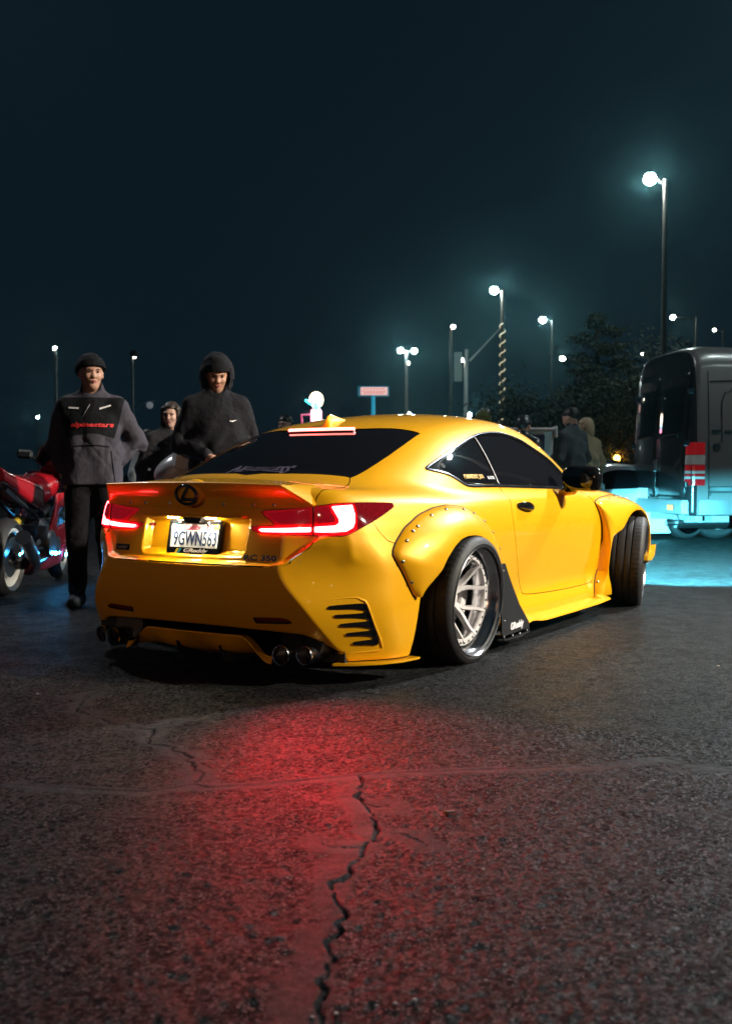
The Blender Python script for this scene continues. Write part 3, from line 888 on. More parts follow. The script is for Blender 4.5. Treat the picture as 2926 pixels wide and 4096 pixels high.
# stickers on the quarter glass
def side_text(name, t, m, x0, x1, z, h, bold=.003, shear=0.0):
    p = on_side([(x0, z), (x1, z)]); ux = Vector(p[1]) - Vector(p[0]); q = on_side([(x0, z + h)])[0]; uy = Vector(q) - Vector(p[0])
    n = ux.cross(uy).normalized()
    return text_obj(name, t, m, car, (Vector(p[0]) + Vector(p[1])) / 2 + n * .0025, ux, uy, (x1 - x0), h, bold=bold, shear=shear, depth=.0004)
side_text('window_sticker_letters', '@NISVIETBOY_DC4', GOLD, .285, .500, .927, .034, bold=.006)
side_text('window_sticker_letters', 'BLAZTEE', SILVERPRINT, .545, .625, .922, .018, bold=.006)
p = on_side([(.150, .985)])[0]; n = normal_at([p])[0]
mb = MB(); R3 = Vector(n).to_track_quat('Z', 'Y').to_matrix()
mb.tube([Vector(p) + Vector(n) * .003 + R3 @ Vector((.011 * math.cos(t), .011 * math.sin(t), 0)) for t in np.linspace(0, 6.283, 17)[:-1]], .0018, 5, closed=True); mb.build('round_sticker', SILVERPRINT, car)
# flares: a shell swept from the body line out to the arch lip
def flare(name, E, L, yl, bolts, parent, sgn, c, rear=False):
    E = np.array(E, float); L = np.array(L, float)
    def arc(P):
        d = np.r_[0, np.cumsum(np.linalg.norm(np.diff(P, axis=0), axis=1))]; return d / d[-1]
    n = 72; t = np.linspace(0, 1, n)
    def res(P, t):
        d = arc(P); return np.stack([np.interp(t, d, P[:, k]) for k in range(P.shape[1])], 1)
    def rs(P):
        q = res(P, np.linspace(0, 1, 240)); k = np.ones(7) / 7
        out = q.copy()
        for j in range(q.shape[1]):
            out[3:-3, j] = np.convolve(q[:, j], k, 'valid')
        return out
    e = res(rs(E), t); l = res(rs(np.c_[L, np.array(yl)[:, None]]), t)
    eb = on_side(np.clip(e, [-.9, .12], [3.4, .9]))
    rows = []
    prof = [0, 0, .10, .25, .42, .60, .78, .92, 1.0]
    for i in range(n):
        row = []; ye = eb[i, 1]; yL = -l[i, 2]
        for k, s in enumerate(prof):
            x = e[i, 0] + (l[i, 0] - e[i, 0]) * s; z = e[i, 1] + (l[i, 1] - e[i, 1]) * s
            q = math.sin(s * math.pi / 2) ** .85
            y = ye + (yL - ye) * q - (.010 if k else -.004) * (1 - s)
            row.append((x, y, z))
        dx, dz = l[i, 0] - c[0], l[i, 1] - c[1]; dn = math.hypot(dx, dz)
        row.append((l[i, 0] - dx / dn * .004, yL + .006, l[i, 1] - dz / dn * .004))
        row.append((l[i, 0] + dx / dn * .004, yL + .05, l[i, 1] + dz / dn * .004))
        row.append((l[i, 0] + dx / dn * .012, yL + .16, l[i, 1] + dz / dn * .012))
        if sgn < 0: row = [(x, -y, z) for x, y, z in row]
        rows.append(row)
    mb = MB(); mb.grid(rows, flip=sgn < 0)
    o = mb.build(name, PAINT, parent, angle=50)
    for b in bolts:
        i = int(b * (n - 1)); P = Vector(rows[i][2]); a = Vector(rows[i][3]) - Vector(rows[i][1]); bb = Vector(rows[min(i + 1, n - 1)][2]) - Vector(rows[max(i - 1, 0)][2])
        nn = a.cross(bb).normalized()
        if nn.y * sgn > 0: nn = -nn
        rivet(o, P + nn * .001, nn, .0085, STEEL)
    # dark joint along the body line
    j = MB(); j.tube([(x, (y - .002) * sgn, z) for x, y, z in eb], .0045, 6); j.build('flare_joint', GAP, o)
    return o
RE = [(-.455, .372), (-.477, .385), (-.533, .480), (-.592, .576), (-.549, .626), (-.466, .692), (-.335, .748), (-.204, .778), (-.074, .790), (.067, .776), (.190, .737), (.300, .676), (.400, .600), (.480, .520), (.535, .440), (.560, .360), (.565, .27)]
RL = [(-.435, .372), (-.425, .400), (-.380, .445), (-.325, .490), (-.285, .545), (-.214, .597), (-.146, .628), (-.076, .640), (.007, .640), (.080, .631), (.156, .602), (.223, .555), (.275, .500), (.310, .440), (.330, .380), (.345, .32), (.35, .27)]
RY = [.945, .955, .975, .992, 1.000, 1.002, 1.002, 1.002, 1.002, 1.002, 1.000, .998, .992, .985, .975, .965, .96]
FE = [(2.05, .14), (2.06, .20), (2.10, .25), (2.14, .32), (2.160, .424), (2.162, .513), (2.145, .581), (2.11, .653), (2.062, .716), (2.012, .760), (2.165, .785), (2.376, .797), (2.60, .790), (2.80, .755), (3.0, .69), (3.16, .58), (3.24, .44), (3.25, .28)]
FL = [(2.10, .14), (2.12, .24), (2.135, .32), (2.15, .42), (2.16, .480), (2.185, .522), (2.235, .545), (2.29, .558), (2.345, .572), (2.40, .612), (2.45, .645), (2.535, .678), (2.63, .690), (2.75, .685), (2.88, .64), (2.99, .55), (3.05, .43), (3.07, .28)]
FY = [.935, .945, .95, .955, .96, .965, .972, .978, .982, .985, .985, .985, .985, .98, .975, .965, .95, .93]
for sgn in (1, -1):
    flare('rear_flare', RE, RL, RY, [.06, .13, .21, .245, .27, .36, .45, .54, .60, .67, .74, .82, .90], car, sgn, (0, .33))
    flare('front_flare', FE, FL, FY, [.05, .18, .33, .43, .50, .56, .62, .70, .78], car, sgn, (2.73, .33))
    # seam between the two pieces of the rear flare
    # fin ahead of the rear wheel
    y = -.975 * sgn
    poly = [(.372, y, .470), (.425, y, .468), (.470, y, .405), (.525, y, .335), (.620, y, .225), (.745, y, .120), (.752, y, .060), (.62, y, .048), (.42, y, .055), (.385, y, .10)]
    mb = MB(); mb.extrude(poly, (0, .008 * sgn, 0)); fin = mb.build('side_fin', SATIN, car, smooth=False)
    mb = MB(); mb.extrude([(.43, y, .062), (.74, y, .068), (.74, y, .085), (.43, y, .080)], (0, .10 * sgn, 0)); mb.build('fin_bracket', SATIN, fin, smooth=False)
    if sgn > 0:
        text_obj('fin_lettering', 'GReddy', WHITEPRINT, fin, (.578, y - .002, .118), (1, 0, .03), (0, 0, 1), .175, .050, bold=.005, shear=.1, depth=.001)
    for px, pz in ((.40, .43), (.41, .075), (.52, .070), (.62, .068), (.715, .074), (.42, .16)): rivet(fin, (px, y - .001 * sgn, pz), (0, -sgn, 0), .006)
    # side skirt blade
    prof = lambda x: [(.86, .128), (.888, .124), (.940 + .012 * math.sin((x - .6) * 2), .104), (.948 + .012 * math.sin((x - .6) * 2), .092), (.935, .084), (.85, .084)]
    rows = []
    for x in np.linspace(.60, 2.20, 26):
        up = .018 * math.exp(-((x - .86) / .10) ** 2) + .03 * max(0, (x - 2.0)) 
        rows.append([(x, -a * sgn, z + up) for a, z in prof(x)])
    mb = MB(); mb.grid(rows, flip=sgn > 0); mb.build('side_skirt', PAINT, car, angle=30)
    # plate under the bumper corner
    pts = [(-.845, -.715), (-.79, -.80), (-.70, -.885), (-.60, -.935), (-.475, -.955), (-.475, -.80), (-.70, -.70)]
    mb = MB(); mb.extrude([(x, yy * sgn, .088) for x, yy in pts], (0, 0, .010)); mb.build('bumper_splitter', PAINT, bumper, angle=30)
    # tail pipes
    for (px, py, pz, r) in ((-.965, -.515, .135, .0455), (-.935, -.622, .139, .0415)):
        mb = MB(); mb.lathe([(r * .90, .26), (r * .90, .012), (r * .95, .002), (r, .0), (r * 1.03, .005), (r * 1.0, .015), (r * 1.0, .30)], 32, 'x', (px, py * sgn, pz)); tp = mb.build('tail_pipe', RIMC, car, angle=50)
        mb = MB(); mb.lathe([(.0001, .10), (r * .9, .10)], 24, 'x', (px, py * sgn, pz)); mb.build('pipe_inside', UNDER, tp)
    mb = MB()
    for k in range(2):
        mb.tube([(-.86, (-.50 - .11 * k) * sgn, .19), (-.80, (-.52 - .1 * k) * sgn, .175), (-.66, (-.52 - .08 * k) * sgn, .16)], .075, 12)
    mb.build('exhaust_shroud', SATIN, car)
    # front canard
    mb = MB(); mb.extrude([(x, -.90 * sgn, z) for x, z in ((2.97, .300), (3.08, .292), (3.15, .325), (3.185, .405), (3.14, .385), (3.06, .350), (2.99, .335))], (0, -.055 * sgn, .008)); mb.build('canard', PAINT, car, smooth=False)

# rear diffuser: curved blade with hanging fins
rows = []
for a in np.linspace(-1, 1, 41):
    y = .445 * a; k = abs(a)
    top = .206 - .115 * sstep(.62, 1.0, k) ; bot = .085 + .02 * k
    wav = .030 * math.cos(a * math.pi * 2.5) * (1 - k)
    x0 = -.972 + .03 * k * k
    rows.append([(x0 + .05, y, top - .004), (x0 + .004, y, top), (x0, y, top - .006), (x0 + .018 + wav * .4, y, (top + bot) / 2 + .02), (x0 + .055 + wav, y, (top * .3 + bot * .7)), (x0 + .15, y, bot - .004), (x0 + .30, y, bot + .004)])
mb = MB(); mb.grid(rows); dif = mb.build('rear_diffuser', PAINT, car, angle=40)
for y in (-.16, .10):
    mb = MB(); mb.extrude([(-.955, y, .150), (-.93, y, .085), (-.90, y, .062), (-.66, y, .062), (-.66, y, .12)], (0, .008, 0)); mb.build('diffuser_fin', SATIN, dif, smooth=False)
mb = MB(); mb.box((-.70, 0, .17), (.20, 1.5, .15)); mb.build('valance', UNDER, car, smooth=False)

# wheels
def tyre_profile(w, R, rin):
    h = w / 2
    p = [(rin, -h + .004), (rin + .006, -h - .004), (rin + .022, -h - .010), (R - .035, -h - .012), (R - .016, -h - .004), (R - .006, -h + .008)]
    def rib(a, b): return [(R - .001, a), (R, a + .004), (R, b - .004), (R - .001, b)]
    e = [-h + .012, -h + .068, -h + .078, -.030, -.020, .026, .036, h - .078, h - .068, h - .012]
    p += [(R - .003, e[0])] + rib(e[0] + .004, e[1]) + [(R - .009, e[1] + .001), (R - .009, e[2] - .001)] + rib(e[2], e[3]) + [(R - .009, e[3] + .001), (R - .009, e[4] - .001)] + rib(e[4], e[5]) + [(R - .009, e[5] + .001), (R - .009, e[6] - .001)] + rib(e[6], e[7]) + [(R - .009, e[7] + .001), (R - .009, e[8] - .001)] + rib(e[8], e[9] - .004) + [(R - .003, e[9])]
    p += [(R - .006, h - .008), (R - .016, h + .004), (R - .035, h + .012), (rin + .022, h + .010), (rin, h - .004)]
    return p
def make_wheel(w):
    R, rin = .3215, .262
    wh = empty('wheel', parent=car)
    prof = tyre_profile(w, R, rin)
    seg = 180
    def mod(r, j, k):
        if prof[j][0] > R - .004 and (prof[j][1] < -w / 2 + .070) and k % 3 == 0: return r - .003
        return r
    mb = MB(); mb.lathe(prof, seg, 'y', mod=mod); mb.build('tyre', RUBBER, wh, angle=40)
    h = w / 2
    mb = MB(); mb.lathe([(.262, h - .02), (.266, h - .004), (.258, h), (.250, h - .01), (.235, h - .05), (.232, -h + .085), (.236, -h + .078), (.245, -h + .060), (.2475, -h + .040), (.262, -h + .026), (.266, -h + .010), (.274, -h - .006), (.277, -h - .012), (.2735, -h - .014), (.268, -h - .006)], 96, 'y')
    mb.build('rim_lip', RIMC, wh, angle=40)
    mb = MB(); mb.lathe([(.236, -h + .070), (.232, -h + .058), (.205, -h + .056), (.200, -h + .066), (.205, -h + .080)], 72, 'y'); ringo = mb.build('rim_ring', WHITEWHEEL, wh, angle=30)
    for k in range(30):
        t = 2 * math.pi * (k + .5) / 30; rivet(ringo, (.219 * math.cos(t), -h + .0565, .219 * math.sin(t)), (0, -1, 0), .0065, SATIN, 'rim_bolt')
    sp = None
    for k in range(5):
        t0 = 2 * math.pi * k / 5 + .55
        mb = MB()
        for s in (-1, 1):
            rows = []
            for q in np.linspace(0, 1, 9):
                r = .05 + .165 * q
                t = t0 + s * (.10 + .24 * sstep(.15, .85, q))
                dep = -h + .155 - .094 * q ** 1.25
                wd = .0145 - .003 * q; th = .028
                ct, st = math.cos(t), math.sin(t)
                row = []
                for du, dv in ((-1, .5), (-.6, -.5), (.6, -.5), (1, .5)):
                    row.append((r * ct - st * wd * du, dep + th * dv, r * st + ct * wd * du))
                rows.append(row)
            mb.grid(rows, closed_u=True)
        mb.build('spoke', WHITEWHEEL, wh, angle=50)
    mb = MB(); mb.lathe([(.0001, -h + .122), (.028, -h + .124), (.034, -h + .135), (.060, -h + .142), (.066, -h + .18)], 40, 'y'); mb.build('hub', WHITEWHEEL, wh, angle=30)
    mb = MB(); mb.lathe([(.08, -h + .175), (.185, -h + .175), (.187, -h + .19), (.187, -h + .205), (.08, -h + .205)], 60, 'y'); mb.build('brake_disc', STEEL, wh, angle=30)
    mb = MB()
    rows = []
    for q in np.linspace(-.55, .55, 10):
        rows.append([(r * math.cos(q), yy, r * math.sin(q)) for r, yy in ((.12, -h + .165), (.13, -h + .150), (.19, -h + .148), (.200, -h + .165), (.200, -h + .22), (.12, -h + .22))])
    mb.grid(rows, closed_u=True); mb.add(rows[0], [tuple(range(6))]); mb.add(rows[-1], [tuple(range(6))]); mb.build('brake_caliper', WHITEWHEEL, wh, angle=35)
    return wh
camb = math.radians(3.5)
w0 = make_wheel(.285)
# local -y is the outer face; right side wheels keep it, left side ones are turned round
w0.location = (.012, -.868, .3195); w0.rotation_euler = (camb, 0, 0)
w1 = dup(w0, car, (WHEEL_F + .015, -.845, .3195)); w1.rotation_mode = 'XYZ'; w1.rotation_euler = (camb, 0, math.radians(15))
w2 = dup(w0, car, (.012, .868, .3195), (camb, 0, math.pi)); w3 = dup(w0, car, (WHEEL_F + .015, .845, .3195), (camb, 0, math.pi + math.radians(15)))
for _o in HEAD_LIGHTS + TAIL_LIGHTS: _o.parent = car
# headlights
HL = mat('headlamp_lens', (.8, .85, .9), rough=.1, emit=(.55, .85, 1.0), emit_s=8)
for sgn in (1, -1):
    mb = MB(); mb.ball((3.36, -.66 * sgn, .60), .06, 14, 1.2, 1.5, .6); mb.build('headlight', HL, car)
# ----------------------------------------------------------------- places seen from the camera
_H = Vector((math.cos(YAW), math.sin(YAW), 0)); _RT = Vector((math.sin(YAW), -math.cos(YAW), 0))
def spot(side, ahead, z=0.0):
    """a point so many metres to the right of and ahead of the photographer"""
    p = Vector((CAM_POS.x, CAM_POS.y, 0)) + _RT * side + _H * ahead; p.z = z
    return p

# ----------------------------------------------------------------- ground: one sheet, finely modelled where it lies close
rng = np.random.default_rng(4)
def wob(p, amp, f, seed):
    r = np.random.default_rng(seed); ph = r.uniform(0, 6.28, 6); k = r.uniform(.6, 1.6, 6) * f
    return amp * sum(np.sin(p * k[i] + ph[i]) for i in range(6)) / 2.5
def seg_dist(X, Y, pts):
    d = np.full(X.shape, 9.0)
    for (x0, y0), (x1, y1) in zip(pts[:-1], pts[1:]):
        ex, ey = x1 - x0, y1 - y0
        t = np.clip(((X - x0) * ex + (Y - y0) * ey) / (ex * ex + ey * ey), 0, 1)
        d = np.minimum(d, np.hypot(X - x0 - ex * t, Y - y0 - ey * t))
    return d
CRACK_A = [(-2.007, -1.586), (-2.086, -1.645), (-2.174, -1.680), (-2.239, -1.742), (-2.287, -1.795), (-2.346, -1.851), (-2.420, -1.899), (-2.485, -1.928), (-2.536, -1.932), (-2.594, -1.962), (-2.672, -1.973), (-2.745, -2.003), (-2.840, -2.040), (-2.881, -2.087), (-2.914, -2.125), (-2.959, -2.126), (-3.014, -2.152), (-3.081, -2.189), (-3.123, -2.210), (-3.147, -2.233), (-3.193, -2.239), (-3.220, -2.275), (-3.260, -2.285), (-3.292, -2.316), (-3.318, -2.333)]
CRACK_B = [(-1.496, 0.074), (-1.628, 0.017), (-1.807, -0.137), (-1.856, -0.303), (-1.897, -0.429), (-1.894, -0.545), (-1.878, -0.607), (-2.037, -0.729), (-2.039, -0.823), (-2.100, -0.970), (-2.176, -1.048), (-2.248, -1.158), (-2.319, -1.186)]
SEAM_L = [(-2.622, -0.746), (-2.533, -0.997), (-2.466, -1.132), (-2.339, -1.204), (-2.341, -1.254), (-2.236, -1.369), (-2.115, -1.466), (-1.996, -1.571), (-1.987, -1.580)]
SEAM_R = [(-1.987, -1.580), (-1.894, -1.667), (-1.823, -1.761), (-1.709, -1.899), (-1.567, -2.084), (-1.474, -2.188), (-1.374, -2.257), (-1.296, -2.335), (-1.313, -2.472), (-1.306, -2.550), (-1.283, -2.655)]
def jag(pts, n, amp, seed):
    r = np.random.default_rng(seed); pts = np.array(pts); out = [pts[0]]
    for a, b in zip(pts[:-1], pts[1:]):
        k = max(1, int(np.linalg.norm(b - a) / n)); d = (b - a) / np.linalg.norm(b - a); q = np.array([-d[1], d[0]])
        for j in range(1, k + 1):
            out.append(a + (b - a) * j / k + q * (r.normal(0, amp) if j < k else 0))
    return [tuple(p) for p in out]
gx = np.arange(-3.75, -.85, .0075); gy = np.arange(-3.1, .75, .0075)
X, Y = np.meshgrid(gx, gy, indexing='ij')
Z = np.zeros_like(X); SEAL = np.zeros_like(X)
cA = jag(CRACK_A, .022, .009, 1); cB = jag(CRACK_B, .022, .008, 2); cS = SEAM_L + SEAM_R[1:]
BRANCHES = [[(-1.363, -2.321), (-1.395, -2.384), (-1.371, -2.455), (-1.311, -2.511)], [(-2.42, -1.90), (-2.40, -1.98), (-2.44, -2.06)], [(-2.536, -1.932), (-2.58, -1.86), (-2.56, -1.80)], [(-1.894, -.545), (-1.80, -.60), (-1.72, -.58)], [(-2.239, -1.742), (-2.22, -1.83)]]
dA = seg_dist(X, Y, cA); dB = np.minimum.reduce([seg_dist(X, Y, cB)] + [seg_dist(X, Y, jag(q, .02, .006, 30 + k)) + .0024 for k, q in enumerate(BRANCHES)]); dS = seg_dist(X, Y, cS)
wA = .0030 + wob(X * 3 + Y, .0018, 9, 3); wB = .0038 + wob(X + Y * 2, .0022, 11, 5); wS = .0035 + wob(X + Y, .0025, 7, 6)
for d, w, dep in ((dA, wA, .020), (dB, wB, .014), (dS, wS, .007)):
    Z -= dep * np.exp(-(d / np.maximum(w, .0015)) ** 4)
offA = seg_dist(X + .035 + wob(Y, .012, 6, 8), Y - .015, CRACK_A)
band = .7 * sstep(.062, .030, offA + wob(X * 4 - Y * 3, .014, 6, 9) + .5 * wob(X * 9 + Y * 11, .014, 5, 10))
bandS = sstep(.045, .03, seg_dist(X + .015, Y, cS) + wob(X * 3 + Y * 5, .012, 7, 11))
bandB = .7 * sstep(.06, .04, dB + wob(X * 5 + Y * 3, .02, 6, 12))
SEAL = np.clip(band + .8 * bandS + bandB, 0, 1)
CRACK_TONE = np.clip(sum(np.exp(-(d / np.maximum(w * 1.1, m_)) ** 2) for d, w, m_ in ((dA, wA, .0030), (dB, wB, .0052), (dS, wS, .0060))), 0, 1)  # darkens colour and dulls gloss along the cracks and the seam
Z += .0035 * SEAL
r1 = rng.random(X.shape) - .5                                     # stones of the asphalt
def blur(A):
    B = A.copy(); B[1:-1] = (A[:-2] + A[1:-1] * 2 + A[2:]) / 4; C_ = B.copy(); C_[:, 1:-1] = (B[:, :-2] + B[:, 1:-1] * 2 + B[:, 2:]) / 4; return C_
r1 = blur(r1); edge = np.minimum(np.minimum(X - gx[0], gx[-1] - X), np.minimum(Y - gy[0], gy[-1] - Y)); fade = sstep(0, .25, edge)
Z = (Z + r1 * .016 * (1 - .85 * SEAL)) * fade
nx, ny = X.shape
V = np.stack([X.ravel(), Y.ravel(), Z.ravel()], 1)
I = np.arange(nx * ny).reshape(nx, ny)
Fq = np.stack([I[:-1, :-1].ravel(), I[1:, :-1].ravel(), I[1:, 1:].ravel(), I[:-1, 1:].ravel()], 1)
b = len(V); x0, x1, y0, y1 = gx[0], gx[-1], gy[0], gy[-1]; B = 400.0
ring_v = np.array([(x0, y0, 0), (x1, y0, 0), (x1, y1, 0), (x0, y1, 0), (-B, -B, 0), (B, -B, 0), (B, B, 0), (-B, B, 0)], float)
ring_f = np.array([(4, 5, 1, 0), (5, 6, 2, 1), (6, 7, 3, 2), (7, 4, 0, 3)]) + b
def asphalt():
    m = bpy.data.materials.new('asphalt'); m.use_nodes = True; nt = m.node_tree; N = nt.nodes; L = nt.links
    bs = N['Principled BSDF']; tc = N.new('ShaderNodeTexCoord')
    def noise(scale, det=3, rough=.6):
        n = N.new('ShaderNodeTexNoise'); n.inputs['Scale'].default_value = scale; n.inputs['Detail'].default_value = det; n.inputs['Roughness'].default_value = rough
        L.new(tc.outputs['Object'], n.inputs['Vector']); return n
    at = N.new('ShaderNodeAttribute'); at.attribute_name = 'seal'
    big = noise(.55, 5, .6); mid = noise(7, 4, .6); fine = noise(115, 5, .8); vor = N.new('ShaderNodeTexVoronoi'); vor.inputs['Scale'].default_value = 75; L.new(tc.outputs['Object'], vor.inputs['Vector'])
    def ramp(src, p0, c0, p1, c1):
        r = N.new('ShaderNodeValToRGB'); r.color_ramp.elements[0].position = p0; r.color_ramp.elements[0].color = (*c0, 1); r.color_ramp.elements[1].position = p1; r.color_ramp.elements[1].color = (*c1, 1)
        L.new(src, r.inputs['Fac']); return r
    c1 = ramp(big.outputs['Fac'], .3, (.011, .012, .0135), .72, (.044, .047, .051))
    wv = N.new('ShaderNodeVectorMath'); wv.operation = 'MULTIPLY_ADD'; L.new(fine.outputs['Color'], wv.inputs[0]); wv.inputs[1].default_value = (.016, .016, .016); L.new(tc.outputs['Object'], wv.inputs[2])
    ve = N.new('ShaderNodeTexVoronoi'); ve.feature = 'DISTANCE_TO_EDGE'; ve.inputs['Scale'].default_value = 104; L.new(wv.outputs[0], ve.inputs['Vector'])
    vc = N.new('ShaderNodeTexVoronoi'); vc.inputs['Scale'].default_value = 104; L.new(wv.outputs[0], vc.inputs['Vector'])
    gap = ramp(ve.outputs['Distance'], .04, (.05, .05, .055), .24, (1.3, 1.27, 1.22))
    sep = N.new('ShaderNodeSeparateColor'); L.new(vc.outputs['Color'], sep.inputs[0]); tone = ramp(sep.outputs[0], .15, (.30, .30, .31), .95, (1.8, 1.8, 1.8))
    c2 = N.new('ShaderNodeMix'); c2.data_type = 'RGBA'; c2.blend_type = 'MULTIPLY'; c2.inputs[0].default_value = 1
    wear = ramp(mid.outputs['Fac'], .38, (.15, .15, .15), .62, (1, 1, 1)); gm = N.new('ShaderNodeMix'); gm.data_type = 'RGBA'; L.new(wear.outputs['Color'], gm.inputs[0]); gm.inputs[6].default_value = (.62, .61, .6, 1); L.new(gap.outputs['Color'], gm.inputs[7]); L.new(gm.outputs[2], c2.inputs[6]); L.new(tone.outputs['Color'], c2.inputs[7])
    mul = N.new('ShaderNodeMix'); mul.data_type = 'RGBA'; mul.blend_type = 'MULTIPLY'; mul.inputs[0].default_value = 1
    L.new(c1.outputs['Color'], mul.inputs[6]); L.new(c2.outputs[2], mul.inputs[7])
    sealc = N.new('ShaderNodeMix'); sealc.data_type = 'RGBA'; L.new(at.outputs['Fac'], sealc.inputs[0]); L.new(mul.outputs[2], sealc.inputs[6])
    sc = ramp(mid.outputs['Fac'], .3, (.024, .025, .027), .7, (.042, .043, .046)); L.new(sc.outputs['Color'], sealc.inputs[7])
    ad2 = N.new('ShaderNodeAttribute'); ad2.attribute_name = 'crack_tone'; dm = N.new('ShaderNodeMix'); dm.data_type = 'RGBA'; L.new(ad2.outputs['Fac'], dm.inputs[0]); L.new(sealc.outputs[2], dm.inputs[6]); dm.inputs[7].default_value = (.006, .006, .006, 1)
    L.new(dm.outputs[2], bs.inputs['Base Color'])
    rr = N.new('ShaderNodeMapRange'); L.new(mid.outputs['Fac'], rr.inputs['Value']); rr.inputs['From Min'].default_value = .3; rr.inputs['From Max'].default_value = .7; rr.inputs['To Min'].default_value = .42; rr.inputs['To Max'].default_value = .62
    L.new(rr.outputs['Result'], bs.inputs['Roughness'])
    sp_ = N.new('ShaderNodeMath'); sp_.operation = 'MULTIPLY_ADD'; ad3 = N.new('ShaderNodeAttribute'); ad3.attribute_name = 'crack_tone'; L.new(ad3.outputs['Fac'], sp_.inputs[0]); sp_.inputs[1].default_value = -.40; sp_.inputs[2].default_value = .40
    sg = N.new('ShaderNodeMath'); sg.operation = 'MULTIPLY'; L.new(sp_.outputs[0], sg.inputs[0]); L.new(c2.outputs[2], sg.inputs[1])
    sm_ = N.new('ShaderNodeMix'); L.new(at.outputs['Fac'], sm_.inputs[0]); L.new(sg.outputs[0], sm_.inputs[2]); sm_.inputs[3].default_value = .16; L.new(sm_.outputs[0], bs.inputs['Specular IOR Level'])
    bp = N.new('ShaderNodeBump'); bp.inputs['Distance'].default_value = .02
    st = N.new('ShaderNodeMath'); st.operation = 'MULTIPLY_ADD'; L.new(at.outputs['Fac'], st.inputs[0]); st.inputs[1].default_value = -.55; st.inputs[2].default_value = .95
    L.new(st.outputs[0], bp.inputs['Strength'])
    ad = N.new('ShaderNodeMath'); ad.operation = 'ADD'; L.new(fine.outputs['Fac'], ad.inputs[0]); L.new(gap.outputs['Color'], ad.inputs[1]); L.new(ad.outputs[0], bp.inputs['Height'])
    L.new(bp.outputs['Normal'], bs.inputs['Normal'])
    return m
ASPHALT = asphalt()
ground = mesh_obj('ground', np.concatenate([V, ring_v]), np.concatenate([Fq, ring_f]), ASPHALT)
_at = ground.data.attributes.new('seal', 'FLOAT', 'POINT'); _at.data.foreach_set('value', np.r_[SEAL.ravel(), np.zeros(8)].astype(np.float32))
_at = ground.data.attributes.new('crack_tone', 'FLOAT', 'POINT'); _at.data.foreach_set('value', np.r_[CRACK_TONE.ravel(), np.zeros(8)].astype(np.float32))
ground['kind'] = 'structure'
# dashes of worn paint beyond the coupe
PAINTLINE = mat('worn_line_paint', (.50, .52, .50), rough=.7, noise=(9, .35, 4))
for (s0, a0, s1, a1, w) in ((5.0, 12.4, 10.5, 11.0, .16), (4.9, 9.2, 9.5, 8.3, .12)):
    p, q = spot(s0, a0, .004), spot(s1, a1, .004); d = (q - p).normalized(); n = Vector((-d.y, d.x, 0)) * w / 2
    o = mesh_obj('painted_line', [p - n, q - n, q + n, p + n], [(0, 1, 2, 3)], PAINTLINE, smooth=False); o['kind'] = 'structure'

# loose bits on the asphalt
BUTT = mat('butt_paper', (.62, .55, .45), rough=.8)
mb = MB(); mb.tube([(-.016, 0, 0), (.0, .001, 0), (.016, 0, 0)], .0045, 10); o = mb.build('cigarette_butt', BUTT); o.location = (-2.18, -1.99, .006); o.rotation_euler = (0, 0, -.75)
mb = MB(); mb.tube([(-.0165, 0, 0), (-.008, 0, 0)], .0048, 10); mb.build('filter', mat('butt_filter', (.55, .27, .10), rough=.8), o)
tag(o, 'pale cigarette butt lying right of the long asphalt crack', 'cigarette butt')
PEB = mat('pebble_stone', (.42, .40, .36), rough=.75)
mb = MB(); mb.ball((0, 0, 0), 1, 8, 1.2, .9, .6); pb = mb.build('pebble', PEB); pm = pb.data; bpy.data.objects.remove(pb)
for i, (px, py, r) in enumerate([(-3.163, -2.427, .0055), (-3.192, -2.404, .005), (-3.215, -2.380, .004), (-3.277, -2.335, .005), (-3.027, -2.503, .004), (-2.521, -2.255, .005), (-3.172, -2.131, .004), (-3.309, -2.306, .0045), (-1.673, .247, .006), (.522, -2.062, .008), (-2.95, -2.62, .003)]):
    o = bpy.data.objects.new('pebble', pm); COL.objects.link(o); o.location = (px, py, r * .6 + .002); o.scale = (r, r, r); o.rotation_euler = (0, 0, i * 1.3)
    tag(o, 'tiny pale pebble lying loose on the dark asphalt', 'pebble', 'loose pebbles on the asphalt')

